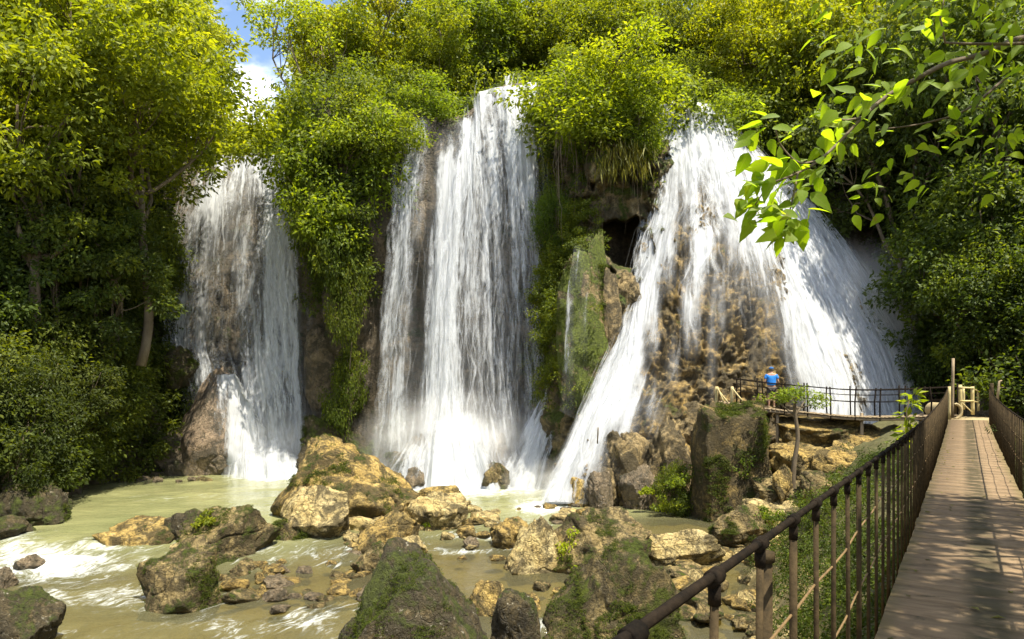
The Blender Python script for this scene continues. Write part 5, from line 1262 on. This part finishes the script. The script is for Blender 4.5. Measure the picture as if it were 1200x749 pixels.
def big_leaves(pos, ax, nv, size, tint):
    ax = ax/np.linalg.norm(ax, axis=1)[:, None]; sd = np.cross(nv, ax); sd /= np.linalg.norm(sd, axis=1)[:, None]; nn = np.cross(ax, sd)
    V = pos[:, None]+size[:, None, None]*(LV[None, :, 0:1]*ax[:, None]+LV[None, :, 1:2]*sd[:, None]+LV[None, :, 2:3]*nn[:, None])
    UVb = np.tile(LV[:, :2], (len(pos), 1)); Fc = (LF_[None]+(np.arange(len(pos))*len(LV))[:, None, None]).reshape(-1, 4)
    return V.reshape(-1, 3), Fc, np.repeat(tint, len(LV)), UVb
pos = []; ax = []; size = []
for c, n, lo in [(main, 85, 18)]+[(s_, 14, 4) for s_ in side]:
    for k in range(n):
        i = int(r.integers(lo, len(c))); pos.append(c[i]+r.normal(size=3)*np.array([.05, .12, .05])); t_ = c[min(i+1, len(c)-1)]-c[max(i-2, 0)]; t_ /= np.linalg.norm(t_)+1e-9
        a_ = t_*.6+r.normal(size=3)*np.array([.5, .5, .45]); a_[2] -= .25; ax.append(a_); size.append(r.uniform(.08, .17))
# shoot tips of the photo: clusters at the branch end
for (px, py, Y, n) in [(908, 150, 4.15, 5), (885, 185, 4.15, 5), (885, 215, 4.15, 6), (880, 245, 4.15, 6), (900, 255, 4.2, 7), (922, 262, 4.2, 8), (940, 240, 4.2, 8), (950, 215, 4.2, 8), (925, 195, 4.2, 8)]:
    for k in range(n):
        pos.append(P(px+r.normal(0, 9), py+r.normal(0, 8), Y+r.normal(0, .08))); ax.append(np.array([r.normal(-.5, .5), r.normal(-.2, .4), r.normal(-.35, .45)])); size.append(r.uniform(.11, .18))
# leaf curtain between the branch and the upper frame edge
for k in range(240):
    q = r.uniform(0, 1); px = 955+q*300; py = r.uniform(-60, 40+q*20+ (1-q)*130); Y = r.uniform(4.2, 6.2)
    pos.append(P(px, py, Y)); ax.append(np.array([r.normal(-.5, .5), r.normal(-.1, .4), r.normal(-.3, .35)])); size.append(r.uniform(.08, .17))
for k in range(70):
    q = r.uniform(0, 1); pos.append(P(1000+q*200, 215-q*60+r.normal(0, 22), r.uniform(4.8, 5.6))); ax.append(np.array([r.normal(-.5, .5), r.normal(-.1, .4), r.normal(-.3, .35)])); size.append(r.uniform(.08, .15))
pos = np.array(pos); ax = np.array(ax); size = np.array(size); nv = r.normal(size=pos.shape)*.4; nv[:, 2] += .8; nv[:, 1] -= .45
V, Fc, T_, UVb = big_leaves(pos-norg, ax, nv, size, np.clip(r.normal(.5, .22, len(pos)), 0, 1))
link('leaves', mesh_from('leaves', V, Fc, M['leaf_big'], True, attrs={'tint': T_}, uv=UVb), nt_)
# crown above the frame: throws the dappled shade on the near boards
cs = np.stack([r.uniform(4.0, 9.8, 300), r.uniform(-5, 7.5, 300), np.zeros(300)], 1); cs[:, 2] = H+.62*np.maximum(cs[:, 1], 2)+r.uniform(1.4, 4.5, 300)
c_ = link('crown', leaf_mesh('crown', [clumps(cs-norg, r.uniform(.5, .85, 300), 60, .26, r)], M['leaf']), nt_)

# ---------------------------------------------------------------- spray
def mist(px, py, Y, rx, ry, rz, dens):
    V, Fc = ico(3); o = link('mist', mesh_from('mist', V, Fc, mist_mat(dens))); o.location = P(px, py, Y); o.scale = (rx, ry, rz); tag(o, kind='stuff'); return o
mist(530, 520, 36.0, 5.8, 2.6, 3.4, .42)
mist(1010, 410, 36.5, 4.6, 2.4, 6.4, .9)
mist(335, 520, 40.5, 3.0, 1.6, 3.0, .5)
mist(640, 570, 32.5, 2.6, 1.6, 1.6, .4)
